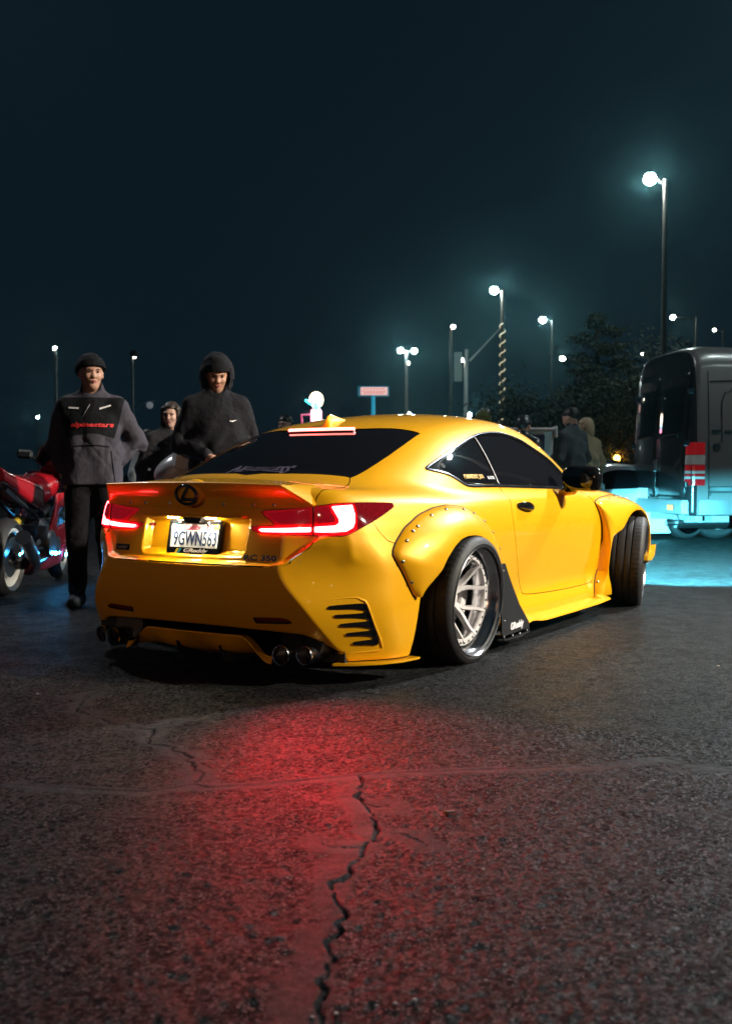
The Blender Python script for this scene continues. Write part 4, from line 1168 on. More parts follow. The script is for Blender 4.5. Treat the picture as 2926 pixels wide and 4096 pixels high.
# ----------------------------------------------------------------- lamps on poles
POLE = mat('pole_brown_paint', (.10, .075, .065), rough=.5, noise=(5, .2, 3))
POLEG = mat('pole_galvanised', (.30, .31, .32), rough=.45, metal=.4)
HEADM = mat('lamp_head_dark', (.05, .05, .05), rough=.5)
def glow(name, col, s): return mat(name, (.9, .9, .9), rough=.5, emit=col, emit_s=s)
G_COLD = glow('lamp_lens_cold', (.80, 1.0, .97), 380); G_WARM = glow('lamp_lens_warm', (1.0, .90, .72), 190); G_DIM = glow('lamp_lens_dim', (1.0, .93, .75), 20)
G_BACK = glow('added_lens_white', (.85, 1.0, 1.0), 14); G_BACKW = glow('added_lens_amber', (1.0, .85, .62), 10)  # lenses of the posts added behind the photographer
def lamp_post(side, ahead, px_head_z, label, lens, r=.30, arm=(-.5, 0), pole_r=.09, pm=POLE, height=None, base=True, wrap=False, name='lamp_post', arms=None):
    r *= .46
    t = empty(name, spot(side, ahead)); tag(t, label, 'street lamp', 'lamp posts of the car park')
    z = px_head_z
    mb = MB(); mb.tube([(0, 0, 0), (0, 0, z * .5), (0, 0, z)], [pole_r, pole_r * .85, pole_r * .7], 10); mb.build('pole', pm, t)
    if base: mb = MB(); mb.lathe([(.0001, .5), (.26, .5), (.28, .45), (.28, 0)], 16, 'z'); mb.build('pole_base', mat('pole_base_concrete', (.3, .29, .27), .8), t)
    for ax, ay in (arms or [arm]):
        v = _RT * ax + _H * ay
        mb = MB(); mb.tube([(0, 0, z - .15), tuple(v * .5 + Vector((0, 0, z - .02))), tuple(v + Vector((0, 0, z)))], pole_r * .45, 8); mb.build('arm', pm, t)
        mb = MB(); mb.lathe([(.0001, .12), (r * .5, .11), (r * .8, .04), (r * .8, .0), (.0001, 0)], 20, 'z', tuple(v + Vector((0, 0, z + r * .72)))); mb.build('lamp_head', HEADM, t)
        mb = MB(); mb.ball(tuple(v + Vector((0, 0, z))), r, 18, 1, 1, .95); mb.build('lamp_lens', lens, t)
    if wrap:
        mb = MB(); mb.tube([(pole_r * 1.1 * math.cos(k * .9), pole_r * 1.1 * math.sin(k * .9), 2.6 + k * .058) for k in range(82)], .03, 6); mb.build('string_lights', glow('string_light', (1, .85, .5), .5), t)
    return t
def hz(y, d): return .948 + (1043 - y) / 2388 * d
def sx(x, d): return (x - 812) / 2388 * d
lamp_post(sx(1469, 30), 30, hz(397, 30), 'tall bright lamp post behind the dark van', G_COLD, .37, (-.42, 0), .085)
lamp_post(sx(1113, 46), 46, hz(640, 46), 'lamp post with string lights wound round its pole', G_COLD, .36, (-.36, 0), .11, wrap=True)
lamp_post(sx(1222, 58), 58, hz(705, 58), 'lamp post with bright head standing alone against the trees', G_COLD, .36, (-.5, 0), .05, HEADM)
lamp_post(sx(1300, 75), 75, hz(790, 75), 'street lamp on a long arm above the dark trees', G_WARM, .36, (-1.7, 0), .06, HEADM)
lamp_post(sx(1540, 56), 56, hz(699, 56), 'street lamp with long arm just right of the tall pole', G_WARM, .26, (-1.2, 0), .06, HEADM)
lamp_post(sx(1600, 62), 62, hz(727, 62), 'small yellow street lamp right of the van roof', G_DIM, .2, (-.5, 0), .06, HEADM)
lamp_post(sx(1436, 70), 70, hz(780, 70), 'small yellow lamp seen through branches left of the van', G_DIM, .2, (-.4, 0), .05, HEADM)
lamp_post(sx(901, 66), 66, hz(772, 66), 'lamp post with two heads left of the brown poles', G_COLD, .34, pole_r=.11, pm=POLEG, arms=[(-.34, 0), (.5, .3)])
lamp_post(sx(999, 58), 58, hz(720, 58), 'brown lamp post beside the utility pole', G_WARM, .22, (.12, 0), .10)
lamp_post(sx(1032, 74), 74, hz(793, 74), 'grey pole with a single lamp and banner', G_WARM, .28, (-.3, 0), .16, POLEG)
lamp_post(sx(127, 66), 66, hz(767, 66), 'slim lamp post at far left above the beanie man', G_WARM, .25, (-.05, 0), .11, POLEG)
t = lamp_post(sx(296, 52), 52, hz(786, 52), 'lamp post with round dim head and curved side arms', G_DIM, .17, (.1, 0), .08, POLEG)
mb = MB(); mb.ball((*(_RT * .1)[:2], hz(779, 52)), .22, 14, 1, 1, .8); mb.build('lamp_globe', HEADM, t)
for s in (-1, 1):
    za = hz(912, 52)
    mb = MB(); mb.tube([tuple(_RT * s * q + Vector((0, 0, za + z))) for q, z in ((0, 0), (.25, .35), (.55, .55), (1.0, .62))], .04, 6); mb.build('arm', mat('arm_blue_steel', (.2, .4, .5), .4), t)
mb = MB(); mb.ball(tuple(_RT * .82 + Vector((0, 0, hz(893, 52)))), .17, 14); mb.build('side_globe', mat('globe_glass', (.5, .5, .5), .3, emit=(.8, .9, 1), emit_s=.12), t)
for lx, ly, lz, lw, lc, _aim, _deg in LOT_LAMPS:
    t = empty('lamp_post', (lx, ly, 0)); tag(t, ['tall car park lamp post ahead of the coupe beyond the right edge', 'car park floodlight post facing the side of the coupe', 'tall car park lamp post left of the coupe out of view', 'added orange fill lamp post far behind the photographer'][LOT_LAMPS.index((lx, ly, lz, lw, lc, _aim, _deg))], 'street lamp', 'lamp posts beside the picture')
    mb = MB(); mb.tube([(.9, 0, 0), (.9, 0, lz + .1)], [.1, .07], 10); mb.build('pole', POLE, t)
    mb = MB(); mb.tube([(.9, 0, lz + .06), (.2, 0, lz + .06)], .04, 8); mb.build('arm', POLE, t)
    mb = MB(); mb.box((0, 0, lz + .05), (.6, .4, .10)); mb.build('lamp_head', HEADM, t, smooth=False)
    mb = MB(); mb.box((0, 0, lz - .01), (.46, .28, .02)); mb.build('lamp_lens', G_COLD, t, smooth=False)
for i, (q, d, z_) in enumerate(((-9, -8, 7.5), (-3, -14, 8.0), (2.5, -20, 8.2), (7, -11, 7.8), (12, -17, 8.0), (-14, -19, 8.0), (16, -6, 8.0))):  # unseen posts added to light the coupe and mirror in its paint
    lamp_post(q, d, z_, ['first', 'second', 'third', 'fourth', 'fifth', 'sixth', 'seventh'][i] + ' added lamp post from the left behind the photographer', [G_BACK, G_BACKW][i % 2], .24, (-.4, 0), .08)
# small far lights along the road
for i, (x, y, d, r, m, lab) in enumerate([(905, 800, 90, .14, G_DIM, 'tiny far light below the double lamp heads'), (908, 912, 90, .13, G_WARM, 'tiny far light at the foot of the double lamp'), (1041, 914, 80, .15, G_COLD, 'small round light low beside the grey pole'), (86, 919, 80, .09, G_COLD, 'tiny blue-white far light left of the beanie man')]):
    o = empty('far_light', spot(sx(x, d), d)); tag(o, lab, 'street lamp'); 
    q = MB(); q.ball((0, 0, hz(y, d)), r, 10); q.build('bulb', m, o); q = MB(); q.tube([(0, 0, 0), (0, 0, hz(y, d))], .04, 6); q.build('pole', HEADM, o)
# utility pole with slanting stay and crossing signal arm
t = empty('utility_pole', spot(sx(1034, 70), 70)); tag(t, 'pole with long slanting signal arm between the lamps', 'pole')
mb = MB(); mb.tube([(0, 0, 0), (0, 0, hz(770, 70))], .12, 8); mb.build('pole', POLEG, t)
mb = MB(); mb.tube([tuple(_RT * .2 + Vector((0, 0, hz(795, 70)))), tuple(_RT * 2.2 + Vector((0, 0, hz(722, 70))))], [.07, .03], 6); mb.build('arm', POLEG, t)
mb = MB(); mb.box(tuple(_RT * -.55 + Vector((0, 0, hz(808, 70)))), (.5, .1, 1.9), Matrix.Rotation(YAW - math.pi / 2, 3, 'Z')); mb.build('banner', mat('banner_cloth', (.12, .16, .16), .8), t, smooth=False)
# road sign seen from behind
t = empty('road_sign', spot(sx(1075, 40), 40)); tag(t, 'diamond road sign seen from behind above the roof', 'road sign')
mb = MB(); mb.tube([(0, 0, 0), (0, 0, hz(905, 40))], .03, 8); mb.build('post', POLEG, t)
Rs = Matrix.Rotation(YAW - math.pi / 2, 3, 'Z') @ Matrix.Rotation(math.pi / 4, 3, 'Y')
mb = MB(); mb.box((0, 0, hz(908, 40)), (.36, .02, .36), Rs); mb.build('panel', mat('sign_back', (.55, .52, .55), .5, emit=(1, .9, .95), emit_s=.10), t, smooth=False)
# billboard on a mast; cyan light on mast and case is put in as glow
t = empty('billboard', spot(sx(828, 80), 80)); tag(t, 'pale lit billboard on a single blue mast', 'billboard')
Rz = Matrix.Rotation(YAW - math.pi / 2, 3, 'Z'); zb = hz(862, 80)
mb = MB(); mb.tube([(0, 0, 0), (0, 0, zb - .2)], [.22, .14], 12); mb.build('mast', mat('mast_blue_glow', (.05, .45, .65), .5, emit=(.02, .5, .8), emit_s=.35), t)
mb = MB(); mb.rbox((0, 0, zb), (2.35, .25, .80), .05, Rz); mb.build('board_case', mat('case_blue_glow', (.03, .25, .38), .5, emit=(.02, .4, .6), emit_s=.12), t)
mb = MB(); mb.box(tuple(_RT * .06 - _H * .14 + Vector((0, 0, zb))), (2.0, .04, .58), Rz); face = mb.build('board_face', mat('board_glow', (.8, .6, .6), .5, emit=(1.0, .55, .50), emit_s=.75), t, smooth=False)
for dz, w in ((.17, 1.6), (-.03, 1.75), (-.15, 1.5)):
    mb = MB(); n = 7
    for q in range(n):
        mb.box(tuple(_RT * (.06 + (q - (n - 1) / 2) * w / n) - _H * .17 + Vector((0, 0, zb + dz))), (w / n * .7, .02, .085), Rz)
    mb.build('board_print', mat('board_print', (.5, .2, .2), .6, emit=(.9, .35, .33), emit_s=.55), t, smooth=False)
# neon roadside sign: bulb-edged disc, slanted cyan bar and glowing pink column
t = empty('neon_sign', spot(sx(702, 62), 62)); tag(t, 'glowing neon roadside sign with round white top', 'sign')
dn = 62
mb = MB(); mb.tube([(0, 0, 0), (0, 0, hz(885, dn))], .1, 8); mb.build('post', HEADM, t)
zc = hz(881, dn)
mb = MB(); mb.lathe([(.0001, -.05), (.33, -.05), (.37, 0), (.33, .05)], 24, 'x'); o = mb.build('disc', glow('neon_white', (1, .82, .6), 12), t); o.location = (0, 0, zc); o.rotation_euler = (0, 0, YAW); o.scale = (1, 1, 1.15)
mb = MB(); 
for k in range(18): mb.ball((0, .37 * math.cos(k * .349), zc + .43 * math.sin(k * .349)), .045, 6)
o = mb.build('bulbs', glow('neon_bulbs', (1, .8, .45), 14), t); o.rotation_euler = (0, 0, YAW)
mb = MB(); mb.tube([tuple(_RT * -.62 - _H * .1 + Vector((0, 0, zc - .02))), tuple(_RT * .18 - _H * .1 + Vector((0, 0, zc - .50)))], [.07, .10], 8); mb.build('cyan_bar', glow('neon_cyan', (.05, .9, 1), 5), t)
mb = MB(); mb.rbox((0, 0, hz(918, dn)), (.62, .2, .85), .08, Rz); mb.build('pink_column', glow('neon_pink', (1, .25, .42), 7), t)
mb = MB(); mb.tube([tuple(_RT * -.30 + Vector((0, 0, hz(913, dn)))), tuple(_RT * -.85 + Vector((0, 0, hz(914, dn)))), tuple(_RT * -.80 + Vector((0, 0, hz(936, dn))))], .06, 6); mb.build('pink_arm', glow('neon_rose', (.8, .05, .2), .8), t)

# ----------------------------------------------------------------- trees
def leaf_mat(name, c): return mat(name, c, rough=.7, noise=(3, .45, 3))
BARK = mat('bark', (.05, .04, .03), rough=.9, bump=(20, .6, .02))
def tree(name, label, side, ahead, h, spread, seed, kind='broad', lm=None, n=5200, dens=1.0):
    r = np.random.default_rng(seed)
    t = empty(name, spot(side, ahead)); tag(t, label, 'tree')
    trunk = MB(); tips = []
    trunk.tube([(0, 0, 0), (r.normal(0, .06), r.normal(0, .06), h * .35), (r.normal(0, .15), r.normal(0, .15), h * (.9 if kind == 'fir' else .62))], [h * .025, h * .018, h * .006], 8)
    nl = 26 if kind == 'fir' else 16
    for k in range(nl):
        an = k * 2.4 + r.uniform(-.3, .3)
        if kind == 'fir':
            f = .10 + .86 * k / nl; z0 = h * f; L = spread * (1.06 - f) ** .8 * r.uniform(.75, 1.15); dz = -L * .10
        else:
            f = r.uniform(.22, .58); z0 = h * f; L = spread * r.uniform(.55, 1.0); dz = h * r.uniform(.08, .36)
        p1 = (math.cos(an) * L * .5, math.sin(an) * L * .5, z0 + dz * .6); p2 = (math.cos(an) * L, math.sin(an) * L, z0 + dz)
        trunk.tube([(0, 0, z0), p1, p2], [h * .009, h * .006, h * .002], 5); tips.append(((0, 0, z0), p1, p2, L))
    trunk.build('trunk', BARK, t)
    # leaves: small bent quads in clumps strung along the limbs
    V = []; per = n // (len(tips) * 7)
    for a, b_, c_, L in tips:
        a, b_, c_ = map(np.array, (a, b_, c_))
        for q in range(7):
            s = r.uniform(.25, 1.05); cen = (a * (1 - s) ** 2 + 2 * b_ * s * (1 - s) + c_ * s * s) + r.normal(0, .10 * L, 3)
            rad = L * r.uniform(.10, .24) * dens
            P = cen + r.normal(0, 1, (per, 3)) * rad * np.array([1, 1, .7 if kind != 'fir' else .35])
            V.append(P)
    P = np.concatenate(V); m = len(P); sz = r.uniform(.05, .12, m) * h / 6
    u = r.normal(0, 1, (m, 3)); u /= np.linalg.norm(u, axis=1)[:, None]; w = r.normal(0, 1, (m, 3)); w -= u * (u * w).sum(1)[:, None]; w /= np.linalg.norm(w, axis=1)[:, None]
    nrm = np.cross(u, w)
    Q = np.stack([P - u * sz[:, None], P - w * sz[:, None] * .45 + nrm * sz[:, None] * .15, P + u * sz[:, None], P + w * sz[:, None] * .45 + nrm * sz[:, None] * .15], 1).reshape(-1, 3)
    mesh_obj('crown', Q, np.arange(m * 4).reshape(-1, 4), lm, t, smooth=False)
    return t
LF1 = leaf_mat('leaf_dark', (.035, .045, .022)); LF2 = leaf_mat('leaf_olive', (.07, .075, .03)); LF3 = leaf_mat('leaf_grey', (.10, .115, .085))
tree('broad_tree', 'low dark bushy tree left of the spruce', sx(1195, 34), 34, 4.3, 2.6, 3, lm=LF1)
tree('spruce_tree', 'tall dark spruce rising between two street lamps', sx(1325, 36), 36, 6.6, 2.3, 5, 'fir', LF1, 7000)
tree('broad_tree', 'spreading dark tree just left of the van', sx(1400, 30), 30, 4.4, 2.4, 7, lm=LF1, n=6000)
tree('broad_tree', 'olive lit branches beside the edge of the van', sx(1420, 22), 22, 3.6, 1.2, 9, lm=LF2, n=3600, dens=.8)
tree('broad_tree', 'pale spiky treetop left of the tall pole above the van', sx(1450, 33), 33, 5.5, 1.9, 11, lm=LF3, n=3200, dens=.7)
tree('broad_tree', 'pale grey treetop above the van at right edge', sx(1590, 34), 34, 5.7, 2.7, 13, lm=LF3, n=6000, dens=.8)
tree('broad_tree', 'dark round tree right of the lamp with string lights', sx(1255, 38), 38, 4.6, 2.7, 21, lm=LF1, n=6000)
tree('broad_tree', 'dark tree mass behind the charcoal jacket man', sx(1345, 33), 33, 4.0, 2.6, 23, lm=LF1, n=6000)
tree('broad_tree', 'small olive tree far behind the coupe roof', sx(935, 80), 80, 5.2, 2.4, 15, lm=LF2, n=2600)
tree('palm_like_tree', 'dim reddish tree behind the hooded man', sx(585, 55), 55, 4.4, 1.8, 17, lm=leaf_mat('leaf_rust', (.14, .05, .03)), n=2200)
# ----------------------------------------------------------------- dark van ahead of the coupe
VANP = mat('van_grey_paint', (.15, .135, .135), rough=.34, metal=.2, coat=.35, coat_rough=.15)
VANB = mat('van_black_plastic', (.02, .022, .024), rough=.55)
VANG = mat('van_glass', (.008, .009, .010), rough=.04)
VW = mat('van_lens_red', (.45, .01, .015), rough=.1, coat=1, emit=(1, .02, .03), emit_s=.12); VWW = mat('van_lens_clear', (.65, .62, .60), rough=.12, coat=1); VO = mat('van_reflector_orange', (.85, .25, .06), rough=.3, emit=(1, .3, .08), emit_s=.25)
van_h = (_RT * .991 + _H * .135).normalized()                     # the way the van points
van_l = Vector((-van_h.y, van_h.x, 0))
van_o = spot(4.06, 13.7) + van_l * .99                            # middle of its tail
van = empty('cargo_van', van_o, rot=(0, 0, math.atan2(van_h.y, van_h.x)))
tag(van, 'dark grey high van with red and white tail light', 'van')
_VT = Curve1([0, .15, .5, 3.6, 4.3, 4.9, 5.5, 5.9], [2.46, 2.56, 2.62, 2.62, 2.50, 1.80, 1.38, 1.15])
def van_field(x, y, z):
    a = np.abs(y)
    w = .99 - .035 * np.clip(z - 1.0, 0, 2) ** 2 - .02 * np.clip(.7 - z, 0, 1)
    f = smax(a - w, z - _VT(x) + .10 * (a / .9) ** 4, .20)
    f = smax(f, -x + .03 + .05 * np.clip(z - .9, 0, 2) ** 1.5 + .05 * (a / .95) ** 4, .06)
    f = smax(f, x - 5.85, .2); f = smax(f, .40 - z, .04)
    for wx in (1.28, 4.9):
        f = smax(f, -smax(np.sqrt((x - wx) ** 2 + (z - .36) ** 2) - .43, .62 - a, .02), .02)
    return f
Pv, Qv, Nv = mesh_field(van_field, (-.1, -1.05, .3), (6.0, 1.05, 2.72), .034, lip=2.2)
Mv = (Pv, tris_of(Qv), Nv)
dz = np.maximum(.62 - 0 - Pv[:, 2] - 0, -1); 
VANSHADE = mat('van_paint_shaded', (.016, .017, .019), rough=.22, metal=.1, coat=.4)  # shade on the van's tail and doors is put into this darker paint
_d = Mv[0][:, 0] - .16
put('body_shell', clip(Mv, -_d), VANP, van); put('shaded_tail', clip(Mv, _d), VANSHADE, van)
def van_on_side(x, z, out=.0):
    y = -float(bisect(lambda a: van_field(np.full_like(a, x), -a, np.full_like(a, z)), np.array([1.2]), np.array([.3]))[0]); return Vector((x, y - out, z))
def van_on_rear(y, z, out=.0):
    x = float(bisect(lambda xx: van_field(xx, np.full_like(xx, y), np.full_like(xx, z)), np.array([-.3]), np.array([.6]))[0]); return Vector((x - out, y, z))
def van_patch(name, m, y0, y1, z0, z1, out=.006, parent=van, ny=8, nz=10, th=.012):
    rows = [[van_on_rear(y, z, out) for y in np.linspace(y0, y1, ny)] for z in np.linspace(z0, z1, nz)]
    b = MB(); b.grid(rows); o = b.build(name, m, parent, angle=30)
    so = o.modifiers.new('thickness', 'SOLIDIFY'); so.thickness = th; so.offset = 0
    return o
def van_side_patch(name, m, x0, x1, z0, z1, out=.005, parent=van, n=8):
    rows = [[van_on_side(x, z, out) for x in np.linspace(x0, x1, n)] for z in np.linspace(z0, z1, n)]
    b = MB(); b.grid(rows); o = b.build(name, m, parent, angle=30)
    so = o.modifiers.new('thickness', 'SOLIDIFY'); so.thickness = .01; so.offset = 0
    return o
for s in (-1, 1):
    d = van_patch('rear_door', VANSHADE, .008 * s, .86 * s, .62, 2.30, .008, nz=18)
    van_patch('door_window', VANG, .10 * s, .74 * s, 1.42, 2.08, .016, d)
    for z in (.80, 1.33, 2.0):
        b = MB(); p = van_on_rear(.885 * s, z, .012); b.rbox(p, (.05, .10, .075), .01); b.build('hinge', CHROME if z > 1 else STEEL, d, angle=20)
b = MB(); b.rbox(van_on_rear(-.04, 1.05, .03), (.04, .10, .16), .012); b.build('door_handle', STEEL, van)
b = MB(); b.box(van_on_rear(.42, .66, .02), (.012, .31, .16)); b.build('licence_plate', WHITEP, van, smooth=False)
# tail light in stacked lenses
tl = empty('tail_light', parent=van)
for z0, z1, m in ((1.28, 1.50, VW), (1.10, 1.27, VWW), (.99, 1.09, VW), (.935, .985, VWW), (.885, .93, VW), (.84, .88, VWW), (.72, .835, VW)):
    z0, z1 = .79 + (z0 - .72) * .705, .79 + (z1 - .72) * .705
    rows = []
    for z in np.linspace(z0, z1, 4):
        rows.append([van_on_rear(-.80, z, .012), van_on_rear(-.88, z, .014), van_on_rear(-.92, z, .016), van_on_side(.12, z, .014), van_on_side(.20, z, .013), van_on_side(.26, z, .010)])
    b = MB(); b.grid(rows); b.build('lens', m, tl, angle=60)
# bumper, reflector, step, towing bits
rows = []
for z, o in ((.40, .02), (.42, .05), (.56, .055), (.60, .03)):
    rows.append([van_on_side(1.0, z, .004 + o * .1), van_on_side(.6, z, .006 + o * .2), van_on_side(.25, z, .01 + o * .4), van_on_rear(-.88, max(z, .42), .02 + o), van_on_rear(-.5, max(z, .42), .03 + o), van_on_rear(0, max(z, .42), .03 + o), van_on_rear(.5, max(z, .42), .03 + o), van_on_rear(.88, max(z, .42), .02 + o)])
b = MB(); b.grid(rows); b.build('rear_bumper', mat('van_bumper_grey', (.16, .16, .17), rough=.5), van, angle=50)
b = MB(); p = van_on_rear(-.66, .50, .098); b.rbox(p, (.02, .17, .075), .008); b.build('reflector', VO, van)
b = MB(); b.box((.25, 0, .36), (.10, 1.7, .06)); b.box((.5, -.55, .34), (.6, .06, .08)); b.box((.5, .55, .34), (.6, .06, .08)); b.build('chassis', mat('van_chassis', (.25, .26, .27), .5), van, smooth=False)
b = MB(); b.tube([(.18, -.30, .30), (.9, -.30, .30)], .09, 12); b.tube([(.05, -.30, .28), (.25, -.30, .29)], .04, 10); b.build('silencer', STEEL, van)
# side: joints, pressed panel, rub strip, rail
for x0, x1, z0, z1 in ((.31, .318, .62, 2.25), (.95, 1.03, .55, 2.30)):
    van_side_patch('side_joint', GAP if x0 < .5 else VANB, x0, x1, z0, z1, .004)
van_side_patch('rub_strip', VANB, .32, 5.2, .66, .78, .012)
van_side_patch('side_rail', VANB, .36, 3.2, 1.46, 1.50, .006)
frame = [van_on_side(x, z, .006) for x, z in ((.50, 1.36), (.50, 1.85), (.55, 1.98), (.68, 2.05), (.9, 2.06))]
b = MB(); b.tube(frame, .018, 6); b.build('pressed_rib', VANP, van)
frame = [van_on_side(x, z, .004) for x, z in ((.34, 2.12), (.6, 2.13), (.92, 2.13))]
b = MB(); b.tube(frame, .012, 6); b.build('gutter_rib', VANB, van)
b = MB(); b.rbox(van_on_side(.99, 1.34, .03), (.07, .05, .07), .012); b.build('rail_catch', CHROME, van)
b = MB(); b.lathe([(.0001, 0), (.05, .0), (.055, .02)], 16, 'y'); o = b.build('filler_cap', VANB, van); o.location = van_on_side(.42, 1.28, .012)
def simple_wheel(parent, loc, R=.36, w=.22, rim=.23, rm=None, rz=0.0):
    wh = empty('wheel', loc, parent, (0, 0, rz)); h = w / 2
    b = MB(); b.lathe([(rim, -h), (R - .05, -h - .01), (R - .01, -h + .02), (R, -h + .04), (R, h - .04), (R - .01, h - .02), (R - .05, h + .01), (rim, h)], 40, 'y'); b.build('tyre', RUBBER, wh)
    b = MB(); b.lathe([(.0001, -h + .05), (.06, -h + .045), (.07, -h + .08), (rim - .05, -h + .075), (rim - .02, -h + .02), (rim + .005, -h), (rim, -h + .02), (rim - .01, h)], 40, 'y'); b.build('rim', rm or STEEL, wh)
    return wh
for x, s in ((1.28, 1), (1.28, -1), (4.9, 1), (4.9, -1)): simple_wheel(van, (x, -.82 * s, .36), rz=0 if s > 0 else math.pi)

# ----------------------------------------------------------------- people
def cone(p, a, b, r1, r2):
    a = np.array(a, float); b = np.array(b, float); d = b - a
    x, y, z = p[0] - a[0], p[1] - a[1], p[2] - a[2]
    t = np.clip((x * d[0] + y * d[1] + z * d[2]) / max(d @ d, 1e-9), 0, 1)
    return np.sqrt((x - d[0] * t) ** 2 + (y - d[1] * t) ** 2 + (z - d[2] * t) ** 2) - (r1 + (r2 - r1) * t)
def ell(p, c, r, R=None):
    q = np.stack([p[0] - c[0], p[1] - c[1], p[2] - c[2]])
    if R is not None: q = np.tensordot(np.array(R), q, 1)
    r = np.array(r).reshape(3, *([1] * (q.ndim - 1)))
    k0 = np.sqrt(((q / r) ** 2).sum(0)); k1 = np.sqrt(((q / r ** 2) ** 2).sum(0))
    return k0 * (k0 - 1) / np.maximum(k1, 1e-6)
def folds(x, y, z, s, amp):
    w = 1.2 * np.sin(y * 11 + z * 7 + s); c = (1 - np.abs(np.sin(z * 8 + x * 7 - y * 9 + w + s))) ** 3 + .7 * (1 - np.abs(np.sin(z * 11 - x * 9 + y * 8 - w + 2 * s))) ** 3
    return amp * (.75 * c + 1.0 * np.sin(x * 19 + z * 23 + y * 8 + s) * np.sin(y * 27 - z * 13 + s * 2) + .55 * np.sin(z * 31 + x * 27 - y * 33 + s + 2.5 * np.sin(y * 9 + s)))
SKIN = mat('skin_warm', (.50, .27, .19), rough=.48, noise=(40, .08, 3)); SKIN2 = mat('skin_light', (.58, .34, .26), rough=.48, noise=(40, .08, 3))
HAIR = mat('hair_black', (.014, .011, .010), rough=.4); HAIRB = mat('hair_brown', (.030, .018, .012), rough=.5); HAIRL = mat('hair_blond', (.42, .30, .18), rough=.5)
EYE = mat('eye_dark', (.015, .01, .01), rough=.12); LIP = mat('lips', (.36, .11, .10), rough=.4)
def cloth(name, c, r=.85): return mat(name, c, rough=r, spec=.18, noise=(35, .18, 4), bump=(24, .6, .014))
def person(label, loc, face, height, jacket, legs_m, skin=SKIN, hair=HAIR, hairstyle='short', hat=None, pose='pockets', head_turn=0.0, head_pitch=0.0, hood=None, panel=None, logo=None, hem=.86, seed=1, res=1.0, shoes=None, face_detail=True, group=None):
    """facing +x locally; real height in metres"""
    k = height / 1.75
    t = empty('person', loc, rot=(0, 0, face)); t.scale = (k, k, k); tag(t, label, 'person', group)
    sh = [(0, .175, 1.405), (0, -.175, 1.405)]
    if pose == 'pockets': el = [(-.14, .305, 1.165), (-.06, -.262, 1.13)]; wr = [(-.01, .18, 1.03), (.0, -.205, .98)]
    elif pose == 'reach': el = [(-.02, .265, 1.14), (-.02, -.265, 1.14)]; wr = [(.20, .14, 1.06), (.22, -.10, 1.04)]
    elif pose == 'phone': el = [(-.01, .26, 1.14), (-.01, -.26, 1.14)]; wr = [(.24, .10, 1.13), (.24, -.08, 1.14)]
    else: el = [(-.03, .27, 1.13), (-.03, -.27, 1.13)]; wr = [(.03, .27, .88), (.03, -.27, .88)]
    hc = np.array((.025, 0, 1.635)); ct, st = math.cos(head_turn), math.sin(head_turn); cp, sp_ = math.cos(head_pitch), math.sin(head_pitch)
    # head frame: forward, left, up
    Fv = np.array((ct * cp, st * cp, -sp_)); Lv = np.array((-st, ct, 0)); Uv = np.cross(Fv, Lv)
    def hp(f, l, u): return hc + Fv * f + Lv * l + Uv * u
    RH = np.stack([Fv, Lv, Uv])
    def head(p):
        d = ell(p, hp(-.012, 0, .030), (.098, .076, .092), RH)
        d = smin(d, ell(p, hp(.018, 0, -.030), (.070, .060, .088), RH), .04)
        d = smin(d, ell(p, hp(.055, 0, -.088), (.026, .026, .022), RH), .03)          # chin
        d = smin(d, ell(p, hp(.094, 0, -.022), (.016, .014, .014), RH), .014)          # nose tip
        d = smin(d, cone(p, hp(.082, 0, .018), hp(.094, 0, -.018), .009, .011), .012)
        d = smin(d, ell(p, hp(.078, .0, .030), (.018, .050, .009), RH), .016)           # brow
        d = smin(d, ell(p, hp(.066, .034, -.022), (.022, .020, .018), RH), .02); d = smin(d, ell(p, hp(.066, -.034, -.022), (.022, .020, .018), RH), .02)
        for s in (1, -1):
            d = smax(d, -ell(p, hp(.098, .030 * s, .010), (.016, .019, .011), RH), .010)
            d = smin(d, ell(p, hp(-.006, .079 * s, -.002), (.018, .010, .030), RH), .008)
        d = smin(d, ell(p, hp(.083, 0, -.054), (.012, .024, .009), RH), .008)          # mouth
        return d
    def fig(x, y, z):
        p = (x, y, z)
        d = head(p)
        d = smin(d, cone(p, (-.012, 0, 1.44), tuple(hp(-.02, 0, -.05)), .058, .052), .03)
        d = smin(d, ell(p, (-.005, 0, 1.27), (.105, .165, .20)), .05); d = smin(d, ell(p, (0, 0, 1.0), (.105, .15, .16)), .06)
        for i in (0, 1):
            d = smin(d, cone(p, sh[i], el[i], .052, .040), .04); d = smin(d, cone(p, el[i], wr[i], .038, .028), .02)
            w = np.array(wr[i]); dr = w - np.array(el[i]); dr = dr / np.linalg.norm(dr)
            d = smin(d, cone(p, w, w + dr * .07, .028, .034), .015)
            sd = np.cross(dr, (0, 0, 1)); sd = sd / max(np.linalg.norm(sd), 1e-6)
            for q in range(4 if res < 1.5 else 0):
                b0 = w + dr * .085 + sd * (.024 - .016 * q); L_ = (.055, .068, .062, .046)[q]; b1 = b0 + dr * L_ * .55; b2 = b1 + (dr * .7 - np.array((0, 0, .7))) * L_ * .5
                d = smin(d, smin(cone(p, b0, b1, .0095, .009), cone(p, b1, b2, .009, .008), .004), .004)
            th = w + dr * .03 + sd * (.032 if i == 0 else -.032); d = smin(d, cone(p, th, th + dr * .05 - np.array((0, 0, .02)), .011, .009), .01)
            s = 1 if i == 0 else -1
            d = smin(d, cone(p, (0, .085 * s, .95), (.015, .10 * s, .50), .085, .055), .04); d = smin(d, cone(p, (.015, .10 * s, .50), (-.02, .105 * s, .09), .054, .038), .02)
            d = smin(d, cone(p, (-.05, .105 * s, .05), (.14, .12 * s, .035), .042, .034), .02)
        return d
